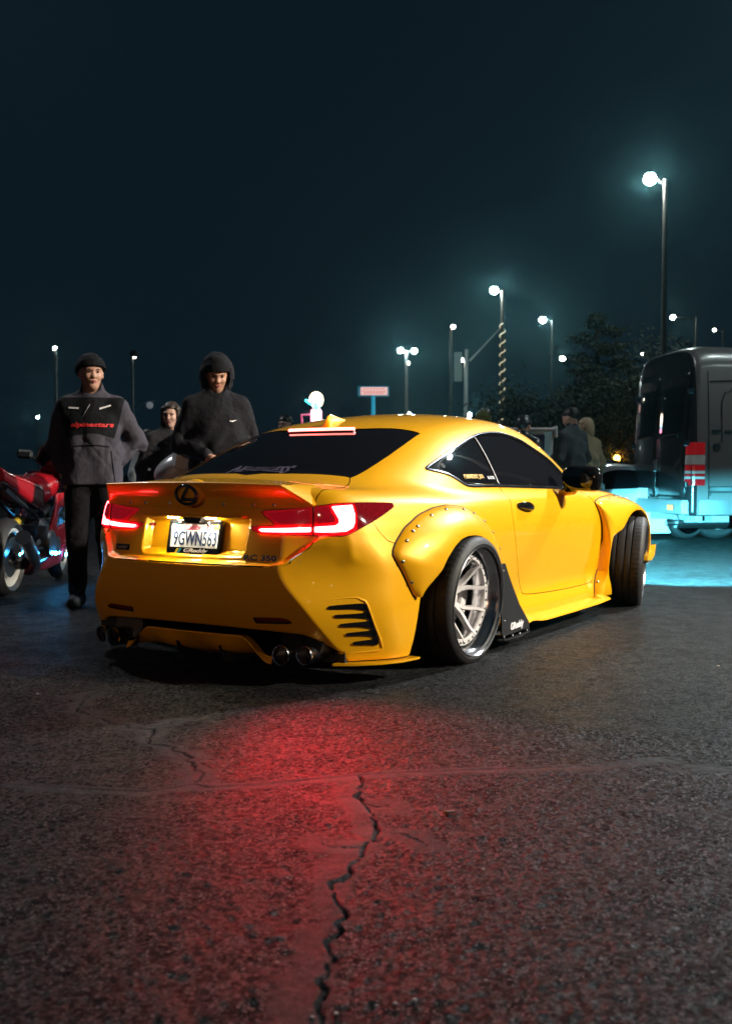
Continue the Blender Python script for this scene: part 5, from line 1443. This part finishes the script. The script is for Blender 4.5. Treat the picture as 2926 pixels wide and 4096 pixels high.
    def meshed(F, lo, hi, h): P, Q, N = mesh_field(F, lo, hi, h * res, lip=1.8); return P, tris_of(Q), N
    body = meshed(fig, (-.3, -.5, -.02), (.45, .5, 1.85), .0095)
    put('body', body, skin, t)
    def jk(x, y, z):
        p = (x, y, z)
        d = cone(p, (0, .085, 1.30), (.01, .085, .86), .118, .125); d = smin(d, cone(p, (0, -.085, 1.30), (.01, -.085, .86), .118, .125), .06); d = smin(d, ell(p, (.004, 0, 1.16), (.150, .17, .36)), .05)
        d = smin(d, cone(p, (0, .09, 1.42), (0, -.09, 1.42), .075, .075), .06); d = smin(d, cone(p, (-.02, .15, 1.40), (-.015, .03, 1.50), .07, .06), .04); d = smin(d, cone(p, (-.02, -.15, 1.40), (-.015, -.03, 1.50), .07, .06), .04)
        for i in (0, 1):
            d = smin(d, cone(p, sh[i], el[i], .080, .066), .05)
            w = np.array(wr[i]); e = np.array(el[i]); d = smin(d, cone(p, e, e + (w - e) * .96, .068, .050), .03)
        d = smin(d, cone(p, (-.012, 0, 1.45), (.005, 0, 1.545), .088, .080), .03)
        bend = .6 + 1.6 * np.exp(-((z - 1.1) / .12) ** 2)
        d = d + folds(x, y, z, seed, .0055) * bend
        d = smax(d, hem - z, .015)
        d = smax(d, -smax(cone(p, (0, 0, 1.50), tuple(hp(0, 0, -.06)), .066, .070), 1.49 - z, .01), .008)
        return smax(d, -smax(ell(p, (.06, 0, 1.56), (.07, .06, .06)), 1.45 - z, .01), .01)
    jm = meshed(jk, (-.35, -.52, .78), (.42, .52, 1.62), .011)
    jo = put('jacket', jm, jacket, t)
    if panel is not None:
        P = jm[0]; fld = np.maximum.reduce([1.18 + .04 * np.cos(P[:, 1] * 9) - P[:, 2], np.abs(P[:, 1]) - .165 - .25 * (P[:, 2] - 1.2), -P[:, 0] + .02, P[:, 2] - 1.47])
        put('jacket_panel', push(clip(jm, fld), .003), panel, jo)
    def tr(x, y, z):
        p = (x, y, z); d = ell(p, (0, 0, .96), (.125, .17, .15))
        for s in (1, -1):
            d = smin(d, cone(p, (0, .09 * s, .92), (.02, .105 * s, .50), .105, .078), .05); d = smin(d, cone(p, (.02, .105 * s, .50), (-.015, .11 * s, .12), .076, .062), .03)
        d = d + folds(x, y, z, seed + 3, .004) * (.5 + np.exp(-((z - .5) / .15) ** 2) + np.exp(-((z - .14) / .08) ** 2))
        return smax(smax(d, .085 - z, .01), z - 1.02, .02)
    put('trousers', meshed(tr, (-.2, -.3, .06), (.25, .3, 1.06), .014), legs_m, t)
    for s in (1, -1):
        def shf(x, y, z, s=s):
            p = (x, y, z); d = smin(cone(p, (-.05, .108 * s, .055), (.15, .122 * s, .045), .052, .045), cone(p, (-.03, .108 * s, .06), (-.02, .108 * s, .13), .05, .048), .03)
            return smax(d, .004 - z, .006)
        put('shoe', meshed(shf, (-.15, .0 if s > 0 else -.22, -.02), (.25, .22 if s > 0 else 0, .2), .012), shoes or cloth('shoe_black', (.02, .02, .02), .6), t)
    # eyes, brows, lips
    if face_detail:
        for s in (1, -1):
            b = MB(); b.ball(tuple(hp(.080, .030 * s, .010)), .0115, 10, 1, 1.1, .62); b.build('eye', EYE, t)
            b = MB(); b.tube([tuple(hp(.0905, .014 * s, .024)), tuple(hp(.0905, .030 * s, .030)), tuple(hp(.080, .047 * s, .026))], [.0035, .004, .002], 6); b.build('eyebrow', hair, t)
        b = MB(); b.tube([tuple(hp(.084, .024, -.056)), tuple(hp(.0935, .010, -.0525)), tuple(hp(.0935, -.010, -.0525)), tuple(hp(.084, -.024, -.056))], [.002, .0055, .0055, .002], 8); b.tube([tuple(hp(.084, .022, -.059)), tuple(hp(.092, .0, -.064)), tuple(hp(.084, -.022, -.059))], [.002, .006, .002], 8); b.build('lips', LIP, t)
    # hair, hat, hood
    def wrapf(grow, cutz, back=0.0):
        def F(x, y, z):
            p = (x, y, z); d = ell(p, hp(-.014, 0, .034), (.098 + grow, .076 + grow, .092 + grow), RH)
            u = (x - hc[0]) * Uv[0] + (y - hc[1]) * Uv[1] + (z - hc[2]) * Uv[2]; f = (x - hc[0]) * Fv[0] + (y - hc[1]) * Fv[1] + (z - hc[2]) * Fv[2]
            return smax(d, cutz + np.where(f > 0, .5, 1.7) * back * np.clip(f, -.2, .2) - u, .008)
        return F
    hl, hh = hc - .2, hc + .22
    if hairstyle == 'short':
        F0 = wrapf(.012, .030, .45)
        put('hair', meshed(lambda x, y, z: F0(x, y, z) + .004 * np.sin(x * 190 + z * 120) * np.sin(y * 170), hl, hh, .009), hair, t)
    elif hairstyle == 'long':
        F0 = wrapf(.012, .052, .50)
        def HL_(x, y, z):
            p = (x, y, z); d = F0(x, y, z)
            d = smin(d, ell(p, hp(-.075, 0, -.03), (.055, .082, .14), RH), .03)
            for s in (1, -1): d = smin(d, cone(p, hp(.030, .066 * s, .062), hp(.0, .086 * s, -.20), .024, .028), .02)
            return d + .0012 * np.sin(y * 95 + x * 60)
        put('hair', meshed(HL_, hl - .1, hh, .009), hair, t)
    if hat is not None:
        F1 = wrapf(.026, .040, .28)
        put('beanie', meshed(lambda x, y, z: F1(x, y, z) + .0014 * np.sin(np.arctan2((y - hc[1]), (x - hc[0])) * 46), hl, hh, .008), hat, t)
        F2 = wrapf(.030, .036, .28)
        def cuff(x, y, z):
            u = (x - hc[0]) * Uv[0] + (y - hc[1]) * Uv[1] + (z - hc[2]) * Uv[2]; f = (x - hc[0]) * Fv[0] + (y - hc[1]) * Fv[1] + (z - hc[2]) * Fv[2]
            return smax(F2(x, y, z), u - (.078 + .28 * np.clip(f + .02, -.2, .2)), .006)
        put('beanie_cuff', meshed(cuff, hl, hh, .008), hat, t)
    if hood is not None:
        def hd(x, y, z):
            p = (x, y, z); d = ell(p, hp(-.030, 0, .018), (.135, .118, .145), RH); d = smin(d, cone(p, (-.06, 0, 1.50), tuple(hp(-.06, 0, -.04)), .105, .115), .06)
            d = d + .004 * np.sin(z * 70 + y * 40) * np.sin(x * 50)
            inn = smin(ell(p, hp(-.022, 0, .012), (.118, .100, .125), RH), ell(p, hp(.10, 0, -.02), (.12, .082, .125), RH), .03)
            f = (x - hc[0]) * Fv[0] + (y - hc[1]) * Fv[1] + (z - hc[2]) * Fv[2]
            return smax(smax(d, -inn, .012), f - .095, .02)
        put('hood', meshed(hd, hl - (.1, .05, .1), hh + .03, .010), hood, t)
    def chest(y, z):
        y = np.atleast_1d(np.asarray(y, float)); z = np.atleast_1d(np.asarray(z, float))
        return bisect(lambda q: jk(q, y, z), np.full(len(y), .42), np.zeros(len(y))) + .006
    if logo: logo(t, jo, chest)
    return t
def text_on_chest(txt, m, y0, z0, w, h, name, shear=.0, bold=.0):
    def f(t, jo, chest):
        V, F = text_mesh(txt, .1, bold, shear, 0, 1.0); lo, hi = V.min(0), V.max(0)
        y = y0 - w / 2 + w * (V[:, 0] - lo[0]) / (hi[0] - lo[0]); z = z0 + h * ((V[:, 1] - lo[1]) / (hi[1] - lo[1]) - .5)
        P = np.stack([chest(y, z) + .003, y, z], 1)
        mesh_obj(name, P, F, m, jo, smooth=False)
    return f
toward = lambda p: math.atan2(CAM_POS.y - p[1], CAM_POS.x - p[0])
GREYJ = cloth('jacket_grey', (.058, .052, .068)); BLKJ = cloth('jacket_black', (.006, .006, .008)); DKTR = cloth('trousers_dark', (.006, .005, .0065)); REDINK = mat('print_red', (.75, .03, .03), rough=.6)
NAVJ = cloth('jacket_charcoal', (.012, .0115, .015))
def jacket_marks(t, jo, chest):
    text_on_chest('alpinestars', REDINK, .015, 1.275, .29, .042, 'jacket_lettering', .18, .003)(t, jo, chest)
    for y0, y1, z0, z1 in ((-.145, -.075, 1.392, 1.388), (.065, .140, 1.385, 1.410)):
        y = np.array([y0, y1, y1, y0]); z = np.array([z0, z1, z1 + .012, z0 + .012])
        mesh_obj('reflective_strip', np.stack([chest(y, z) + .004, y, z], 1), [(0, 1, 2, 3)], WHITEPRINT, jo, smooth=False)
    y = np.linspace(-.13, .13, 14); z = 1.125 + .012 * np.cos(y * 11)
    b = MB(); b.tube(np.stack([chest(y, z) - .003, y, z], 1), .004, 6); b.build('pouch_seam', BLKJ, jo)
    z = np.linspace(1.10, .88, 10); y = .14 + (1.10 - z) * .12
    b = MB(); b.tube(np.stack([chest(y, z) - .003, y, z], 1), .004, 6); b.build('pouch_seam', BLKJ, jo)
    z = np.linspace(1.42, 1.33, 6); y = .0 - (1.42 - z) * .55
    b = MB(); b.tube(np.stack([chest(y, z), y, z], 1), .0035, 6); b.build('zip', STEEL, jo)
p = spot(sx(205, 7.6), 7.6)
person('man in black beanie and grey jacket standing by the red motorcycle', p, toward(p) - .10, 1.755, GREYJ, DKTR, SKIN, HAIR, None, BLKJ, 'pockets', .30, -.02, panel=BLKJ, logo=jacket_marks, seed=1)
def tick(t, jo, chest):
    q = np.array([(-.028, .002), (-.022, -.008), (-.005, -.010), (.030, .006), (-.006, -.002), (-.018, .000)]); y = .10 + q[:, 0]; z = 1.30 + q[:, 1]
    mesh_obj('jacket_mark', np.stack([chest(y, z) + .002, y, z], 1), [(0, 1, 2, 4, 5), (2, 3, 4)], WHITEPRINT, jo, smooth=False)
p = spot(sx(482, 8.1), 8.1)
person('man in dark hooded top looking down beside the white motorcycle', p, toward(p) + .12, 1.80, NAVJ, DKTR, SKIN, HAIR, None, BLKJ, 'reach', -.05, .38, hood=NAVJ, logo=tick, seed=4)
p = spot(sx(380, 8.9), 8.9)
person('young woman with tied brown hair in black jacket', p, toward(p) + .15, 1.52, cloth('jacket_black_patterned', (.03, .028, .032)), DKTR, SKIN2, HAIRB, 'long', None, 'down', -.45, .08, seed=6)
p = spot(sx(326, 12.5), 12.5)
person('person with short hair glimpsed behind the young woman', p, toward(p) + .9, 1.44, cloth('jacket_white_grey', (.40, .42, .42)), DKTR, SKIN, HAIRB, 'short', None, 'down', .3, .2, seed=8, res=1.9)
p = spot(sx(634, 13.0), 13.0)
person('dark-haired man peeking over the left edge of the roof', p, toward(p) - .3, 1.63, BLKJ, DKTR, SKIN2, HAIR, 'short', None, 'down', -.3, .0, seed=9, res=1.7)
OLIVE = cloth('beanie_olive', (.10, .105, .03))
p = spot(sx(1072, 13.5), 13.5)
person('person in olive beanie behind the coupe roof', p, toward(p) - 2.7, 1.70, cloth('coat_brown', (.10, .07, .05)), DKTR, SKIN2, HAIR, 'short', OLIVE, 'down', 0, 0, seed=10, res=1.9, face_detail=False)
PUFF = mat('puffer_black', (.02, .02, .022), rough=.3)
p = spot(sx(1160, 12.6), 12.6)
person('person in black beanie and shiny puffer jacket facing the white car', p, toward(p) + 2.7, 1.60, PUFF, DKTR, SKIN, HAIR, 'short', PUFF, 'down', 0, 0, seed=11, res=1.9, face_detail=False)
p = spot(sx(1268, 13.2), 13.2)
person('man with dark hair in charcoal jacket seen from behind', p, toward(p) - 2.25, 1.73, cloth('jacket_slate', (.065, .075, .085)), DKTR, SKIN2, HAIR, 'short', None, 'phone', .35, .25, seed=12, res=1.9, face_detail=False)
p = spot(sx(1300, 14.6), 14.6)
person('blond person in tan coat half hidden behind the charcoal jacket', p, toward(p) - 2.3, 1.68, cloth('coat_tan', (.36, .27, .17)), DKTR, SKIN2, HAIRL, 'long', None, 'down', .3, .1, seed=13, res=1.9, face_detail=False)
p = spot(sx(1388, 24), 24)
person('far small person left of the van beside the amber light', p, toward(p), 1.62, cloth('jacket_navy_far', (.05, .05, .07)), DKTR, SKIN2, HAIR, 'short', None, 'phone', 0, 0, seed=14, res=2.2, face_detail=False)
p = spot(sx(1340, 26), 26)
person('far person in dark coat behind the amber light', p, toward(p) + .8, 1.60, cloth('coat_far', (.08, .06, .05)), DKTR, SKIN2, HAIR, 'short', None, 'down', 0, 0, seed=15, res=2.2, face_detail=False)
# ----------------------------------------------------------------- motorcycles
def motorcycle(label, loc, rz, paint, led=None, lean=.10, steer=.25, parts=True):
    """x forward, rear axle at x = 0; wheelbase 1.40"""
    t = empty('motorcycle', loc, rot=(lean, 0, rz)); tag(t, label, 'motorcycle')
    BLK = SATIN
    def wheel(x, w, R=.305, st=0.0):
        wh = empty('wheel', (x, 0, R), t, (0, 0, st)); h = w / 2; rim = .222
        b = MB(); b.lathe([(rim, -h * .7), (R - .05, -h), (R - .015, -h * .6), (R, 0), (R - .015, h * .6), (R - .05, h), (rim, h * .7)], 48, 'y'); b.build('tyre', RUBBER, wh)
        b = MB(); b.lathe([(rim - .03, -h * .5), (rim - .022, -h * .72), (rim + .004, -h * .75), (rim, -h * .5), (rim - .02, 0), (rim, h * .5), (rim + .004, h * .75), (rim - .022, h * .72), (rim - .03, h * .5)], 48, 'y', closed=True); b.build('rim', mat('bike_rim_pale', (.62, .60, .55), rough=.3, metal=.3), wh)
        for k in range(5):
            a = k * 2 * math.pi / 5; b = MB()
            for s in (-.13, .13): b.tube([(.03 * math.cos(a), 0, .03 * math.sin(a)), (.12 * math.cos(a + s * .7), 0, .12 * math.sin(a + s * .7)), ((rim - .02) * math.cos(a + s), 0, (rim - .02) * math.sin(a + s))], [.018, .012, .011], 6)
            b.build('spoke', DCHROME, wh)
        b = MB()
        for s in (-1, 1): b.lathe([(.07, s * h * .62), (.155, s * h * .62), (.155, s * (h * .62 + .006)), (.07, s * (h * .62 + .006))], 36, 'y', closed=True)
        b.build('brake_disc', STEEL, wh); b = MB(); b.lathe([(.0001, -h * .9), (.035, -h * .9), (.035, h * .9), (.0001, h * .9)], 16, 'y'); b.build('hub', DCHROME, wh)
        return wh
    wheel(0, .19); wheel(1.40, .12, st=steer)
    def S(F, lo, hi, h=.014): P, Q, N = mesh_field(F, lo, hi, h, lip=2.0); return P, tris_of(Q), N
    # tank
    def tank(x, y, z):
        p = (x, y, z); d = ell(p, (.66, 0, .80), (.26, .155, .135)); d = smin(d, ell(p, (.80, 0, .86), (.16, .15, .09)), .06)
        return smax(d, -cone(p, (.50, .20, .72), (.62, .22, .72), .10, .10), .05) if False else d
    put('fuel_tank', S(tank, (.3, -.25, .6), (1.05, .25, 1.0)), paint, t)
    # side fairing: shell with a window cut behind the wheel
    def fair(x, y, z):
        a = np.abs(y); top = .80 + .16 * sstep(.8, 1.25, x); w = .20 + .05 * sstep(.7, 1.1, x) - .16 * sstep(1.15, 1.52, x) - .14 * np.clip(.62 - z, 0, 1)
        d = smax(smax(a - w, -(a - w + .030), .012), smax(z - top, .30 + .24 * sstep(.75, 1.2, x) - z, .05), .02)
        d = smax(d, smax(.50 + .32 * (z - .35) - x, x - 1.50 + .5 * np.clip(z - .8, 0, 1), .04), .03)
        hole = smax(np.abs(x - .88) - .15, np.abs(z - .62 - .3 * (x - .88)) - .075, .05); d = smax(d, -hole, .03)
        return smax(d, .42 - np.sqrt((x - 1.40) ** 2 + (z - .30) ** 2) - .06, .03)
    put('fairing', S(fair, (.3, -.32, .2), (1.6, .32, 1.05), .015), paint, t)
    def nose(x, y, z):
        p = (x, y, z); d = ell(p, (1.33, 0, .90), (.27, .17, .12), np.array([[.93, 0, -.36], [0, 1, 0], [.36, 0, .93]])); return smax(d, -ell(p, (1.10, 0, .98), (.24, .12, .10)), .03)
    put('nose_fairing', S(nose, (.95, -.25, .7), (1.7, .25, 1.1), .014), paint, t)
    def belly(x, y, z):
        a = np.abs(y); d = smax(a - .17 + .2 * np.clip(.30 - z, 0, 1), smax(z - .34 - .12 * (x - .6), .14 + .06 * (x - .3) ** 2 - z, .03), .04); return smax(d, smax(.28 - x, x - 1.02 - .4 * (z - .2), .05), .04)
    put('belly_pan', S(belly, (.2, -.22, .08), (1.2, .22, .5), .016), paint, t)
    def tail(x, y, z):
        a = np.abs(y); zc = .80 - .24 * (x - .15); d = smax(a - .12 - .10 * (x + .25) * .6, np.abs(z - zc - .02) - .055 - .04 * sstep(-.3, .3, x), .05); return smax(d, smax(-.38 - x, x - .45, .05), .04)
    put('tail_fairing', S(tail, (-.45, -.25, .6), (.52, .25, 1.05), .014), paint, t)
    b = MB(); rows = [[(x, w * math.cos(q), z + .035 * math.sin(q)) for q in np.linspace(0, math.pi, 9)] for x, w, z in ((-.30, .09, .945), (-.05, .12, .885), (.15, .14, .82), (.32, .13, .80), (.44, .10, .82))]
    b.grid(rows); b.build('seat', mat('seat_vinyl', (.015, .015, .016), rough=.55), t)
    b = MB(); b.box((-.385, 0, .92), (.02, .14, .03)); b.build('tail_lamp', mat('bike_tail_red', (.5, .02, .02), .2, emit=(1, .02, .02), emit_s=1.5), t)
    b = MB(); rows = [[(x, w * math.cos(q), z + h * math.sin(q)) for q in np.linspace(.15, math.pi - .15, 11)] for x, w, z, h in ((1.38, .13, .94, .08), (1.26, .15, .99, .13), (1.13, .15, 1.02, .17), (1.03, .13, 1.05, .17))]
    b.grid(rows); o = b.build('windscreen', mat('smoked_screen', (.02, .02, .022), rough=.04, trans=.3), t); sm = o.modifiers.new('thickness', 'SOLIDIFY'); sm.thickness = .004
    for s in (1, -1):
        b = MB(); b.tube([(1.40, .085 * s, .30), (1.27, .10 * s, .66)], .026, 10); b.tube([(1.27, .10 * s, .66), (1.17, .10 * s, .93)], .030, 10); b.build('fork_leg', mat('fork_gold', (.35, .26, .12), .25, metal=1) if s > 0 else STEEL, t)
        b = MB(); b.rbox((1.36, .10 * s, .40), (.07, .035, .11), .01); b.build('brake_caliper', DCHROME, t)
        b = MB(); b.tube([(1.17, .10 * s, .93), (1.10, .30 * s, .90), (1.06, .37 * s, .885)], [.014, .014, .018], 8); b.build('handlebar', BLK, t)
        b = MB(); b.tube([(1.30, .14 * s, 1.00), (1.28, .24 * s, 1.08)], .01, 6); b.rbox((1.27, .30 * s, 1.10), (.05, .14, .08), .02); b.build('mirror', BLK, t)
        b = MB(); b.tube([(0, .12 * s, .305), (.25, .13 * s, .36), (.42, .11 * s, .40)], [.03, .035, .045], 8); b.build('swingarm', STEEL, t)
        b = MB(); b.rbox((.30, .17 * s, .36), (.10, .05, .018), .006); b.tube([(.30, .12 * s, .36), (.42, .10 * s, .46)], .012, 6); b.build('foot_peg', STEEL, t)
    b = MB(); b.rbox((.62, 0, .42), (.40, .34, .32), .05); b.lathe([(.0001, -.20), (.10, -.20), (.115, -.18), (.115, .18), (.10, .20), (.0001, .20)], 24, 'y', (.58, 0, .38)); b.lathe([(.0001, -.19), (.07, -.19), (.075, .19), (.0001, .19)], 20, 'y', (.76, 0, .36)); b.build('engine', mat('engine_alloy', (.20, .20, .21), rough=.35, metal=.8), t)
    b = MB(); b.tube([(.48, .12, .62), (.75, .13, .72), (1.12, .08, .80)], .035, 8); b.tube([(.48, -.12, .62), (.75, -.13, .72), (1.12, -.08, .80)], .035, 8); b.tube([(.45, .10, .60), (-.25, .08, .84)], .018, 6); b.tube([(.45, -.10, .60), (-.25, -.08, .84)], .018, 6); b.build('frame', BLK, t)
    b = MB(); b.tube([(.55, -.14, .26), (.30, -.16, .24), (.10, -.19, .33), (-.22, -.22, .48)], [.03, .035, .055, .06], 12); b.build('exhaust', STEEL, t)
    b = MB(); b.tube([(.02, -.02, .52), (.30, -.02, .58)], .035, 10); b.build('rear_shock', mat('shock_yellow', (.5, .35, .03), .4), t)
    b = MB(); b.tube([(.40, .10, .30), (.32, .26, .02)], .012, 6); b.build('side_stand', BLK, t)
    if led:
        for q in led:
            b = MB(); b.rbox(q, (.05, .012, .022), .004); b.build('led_light', BLUELED, t)
    return t
BLUELED = glow('blue_led', (.05, .45, 1.0), 260)
REDP = mat('bike_red_paint', (.42, .008, .015), rough=.22, coat=1, coat_rough=.04)
WHP = mat('bike_white_paint', (.82, .77, .77), rough=.25, coat=.8)
bd = (_RT * .02 + _H).normalized(); bp_ = spot(sx(0, 8.25), 8.25)
motorcycle('red sport motorcycle with blue lights at the left edge', bp_, math.atan2(bd.y, bd.x), REDP, [(.02, -.13, .33), (.98, -.20, .26), (1.28, -.17, .60), (.62, -.215, .30)], .06, .12)
wd = (_RT * -.80 - _H * .45).normalized(); wp = spot(sx(432, 8.5), 8.5) - wd * 1.45
wb_ = motorcycle('white motorcycle between the young woman and the hooded man', wp, math.atan2(wd.y, wd.x), WHP, [(.6, -.20, .75), (1.2, -.2, .9)], -.05, .1); wb_.scale = (1.13, 1.13, 1.13)
bpy.context.view_layer.update()
_c = spot(sx(430, 8.3), 8.3, 1.065)
rows = [[_c + _RT * x * w + Vector((0, 0, z)) + _H * y for x, y in ((-1, -.02), (-.7, -.11), (.7, -.11), (1, -.02), (.95, .12), (-.95, .12))] for w, z in ((.150, -.085), (.175, -.06), (.165, .0), (.150, .055), (.125, .075))]
b = MB(); b.grid(rows, closed_u=True); b.add(rows[-1], [tuple(range(6))]); b.add(rows[0], [tuple(range(6))])
tb = b.build('top_case', WHP, None, angle=40); tb.parent = wb_; tb.matrix_parent_inverse = wb_.matrix_world.inverted()

# ----------------------------------------------------------------- other parked cars
P1, Q1, N1 = mesh_field(body_field, (-1.12, -1.032, .03), (3.75, .03, 1.36), .024, lip=2.4)
LOWM = clip((P1, tris_of(Q1), N1), P1[:, 1])
def other_car(label, loc, rz, paint, scale=(1, 1, 1), lamp_m=None, lid_up=None):
    t = empty('parked_car', loc, rot=(0, 0, rz)); t.scale = scale; tag(t, label, 'car', 'parked cars in the background')
    GAPS.clear()
    win, rest = cut_out(LOWM, f_top(RWIN), .001); d1, rest = cut_out(rest, f_side(DLO), .001); lm_, rest = cut_out(rest, f_corner(LAMP), .001)
    WS = [(1.48, -.1), (1.48, .45), (1.62, .56), (2.25, .62), (2.35, .3), (2.38, -.1)]
    ws, rest = cut_out(rest, f_top(WS, .88), .001)
    dk = f_dark(rest[0]); put('underbody', both(clip(rest, dk)), UNDER, t); rest = clip(rest, -dk)
    put('body_shell', both(rest), paint, t); put('rear_window', both(win), GLASS, t); put('windscreen', both(ws), GLASS, t)
    for f in (lambda m: m, flip_y):
        put('side_window', f(d1), GLASS, t); put('tail_light', f(lm_), lamp_m or VW, t)
    for x in (WHEEL_R, WHEEL_F):
        for s in (1, -1): simple_wheel(t, (x, -.80 * s, .32), .32, .22, .235, DCHROME, 0 if s > 0 else math.pi)
    for s in (1, -1):
        b = MB(); b.ball((3.28, -.62 * s, .62), .11, 12, 1.3, 1.3, .45); b.build('headlight', VWW, t)
        b = MB(); b.rbox((1.62, -.98 * s, .90), (.10, .20, .13), .03); b.build('door_mirror', paint, t)
    return t
BLACKP = mat('car_black_paint', (.012, .012, .014), rough=.14, coat=1); WHITEC = mat('car_white_paint', (.70, .69, .70), rough=.3, coat=.8); SILV = mat('car_silver_paint', (.35, .37, .40), rough=.28, metal=.6, coat=.6)
pos = spot(sx(1175, 12.9), 14.0)
wc = other_car('white car with its boot lid raised behind the coupe', pos + _H * .3, YAW, WHITEC)
lidb = MB(); zc = 1.30; c0 = spot(sx(1112, 13), 13.0)
inv = Matrix.Rotation(-YAW, 3, 'Z')
def loc_in(par_loc, p): return inv @ (p - par_loc)
o0 = loc_in(wc.location, c0)
lidb.rbox((o0.x, o0.y, 1.315), (.06, 1.25, .34), .03, Matrix.Rotation(-.25, 3, 'Y')); lo_ = lidb.build('raised_boot_lid', WHITEC, wc)
b = MB(); b.rbox((o0.x - .02, o0.y, 1.475), (.20, 1.30, .035), .012); b.rbox((o0.x - .02, o0.y - .64, 1.44), (.22, .03, .14), .01); b.rbox((o0.x - .02, o0.y + .64, 1.44), (.22, .03, .14), .01); b.build('boot_spoiler', WHITEC, lo_)
b = MB(); b.rbox((o0.x - .055, o0.y, 1.29), (.03, 1.02, .25), .02, Matrix.Rotation(-.25, 3, 'Y')); b.build('lid_lining', mat('lid_lining_purple', (.05, .045, .10), .6, noise=(5, .6, 3)), lo_)
for s in (1, -1):
    b = MB(); b.tube([(o0.x + .05, o0.y + .5 * s, 1.18), (o0.x + .35, o0.y + .52 * s, .90)], .015, 6); b.build('lid_strut', STEEL, lo_)
other_car('black sports car just left of the van', spot(sx(1395, 19), 19), math.atan2(-_RT.y, -_RT.x) + .15, BLACKP, (1.0, 1.0, .95))
other_car('white sports car low in front of the black car', spot(sx(1450, 16.3), 16.3) , math.atan2(-_RT.y, -_RT.x) + .35, WHITEC, (.95, .95, .84))
other_car('silver car with pale roof behind the black sports car', spot(sx(1340, 23), 23), math.atan2(-_RT.y, -_RT.x) + .1, SILV, (1, 1, 1.02))
t = empty('amber_beacon', spot(sx(1368, 22), 22)); tag(t, 'glowing amber beacon above the black sports car', 'beacon')
b = MB(); b.ball((0, 0, hz(1010, 22)), .07, 12); b.build('lamp', glow('amber_glow', (1.0, .42, .05), 22), t); b = MB(); b.tube([(0, 0, 0), (0, 0, hz(1014, 22))], .02, 6); b.lathe([(.0001, .03), (.22, .03), (.25, 0)], 14, 'z'); b.build('stand', HEADM, t)
t = empty('bush', spot(sx(1362, 25), 25)); tag(t, 'yellow-lit leafy sprig behind the amber beacon', 'bush')
r_ = np.random.default_rng(3); n_ = 260; Pp = r_.normal(0, 1, (n_, 3)) * [.14, .14, .30] + [0, 0, 1.25]; sz = .05
u = r_.normal(0, 1, (n_, 3)); w = r_.normal(0, 1, (n_, 3)); u /= np.linalg.norm(u, axis=1)[:, None]; w /= np.linalg.norm(w, axis=1)[:, None]
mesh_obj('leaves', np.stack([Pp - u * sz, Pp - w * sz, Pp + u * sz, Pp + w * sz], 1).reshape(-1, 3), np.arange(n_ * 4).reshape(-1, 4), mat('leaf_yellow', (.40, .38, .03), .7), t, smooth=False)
b = MB(); b.tube([(0, 0, 0), (.02, 0, .7), (0, 0, 1.5)], [.03, .02, .008], 6); b.build('stem', BARK, t)

# ----------------------------------------------------------------- thin teal haze added for halos round the lamps
mb = MB(); mb.box((0, 0, 5.5), (804, 804, 13.0)); haze = mb.build('haze', None, smooth=False)
hm = bpy.data.materials.new('halo_haze'); hm.use_nodes = True; hm.node_tree.nodes.remove(hm.node_tree.nodes['Principled BSDF'])
pv_ = hm.node_tree.nodes.new('ShaderNodeVolumePrincipled'); pv_.inputs['Color'].default_value = (.35, .85, .95, 1); pv_.inputs['Density'].default_value = .0008; pv_.inputs['Anisotropy'].default_value = .93
hm.node_tree.links.new(pv_.outputs['Volume'], hm.node_tree.nodes['Material Output'].inputs['Volume'])
haze.data.materials.clear(); haze.data.materials.append(hm); haze['kind'] = 'stuff'
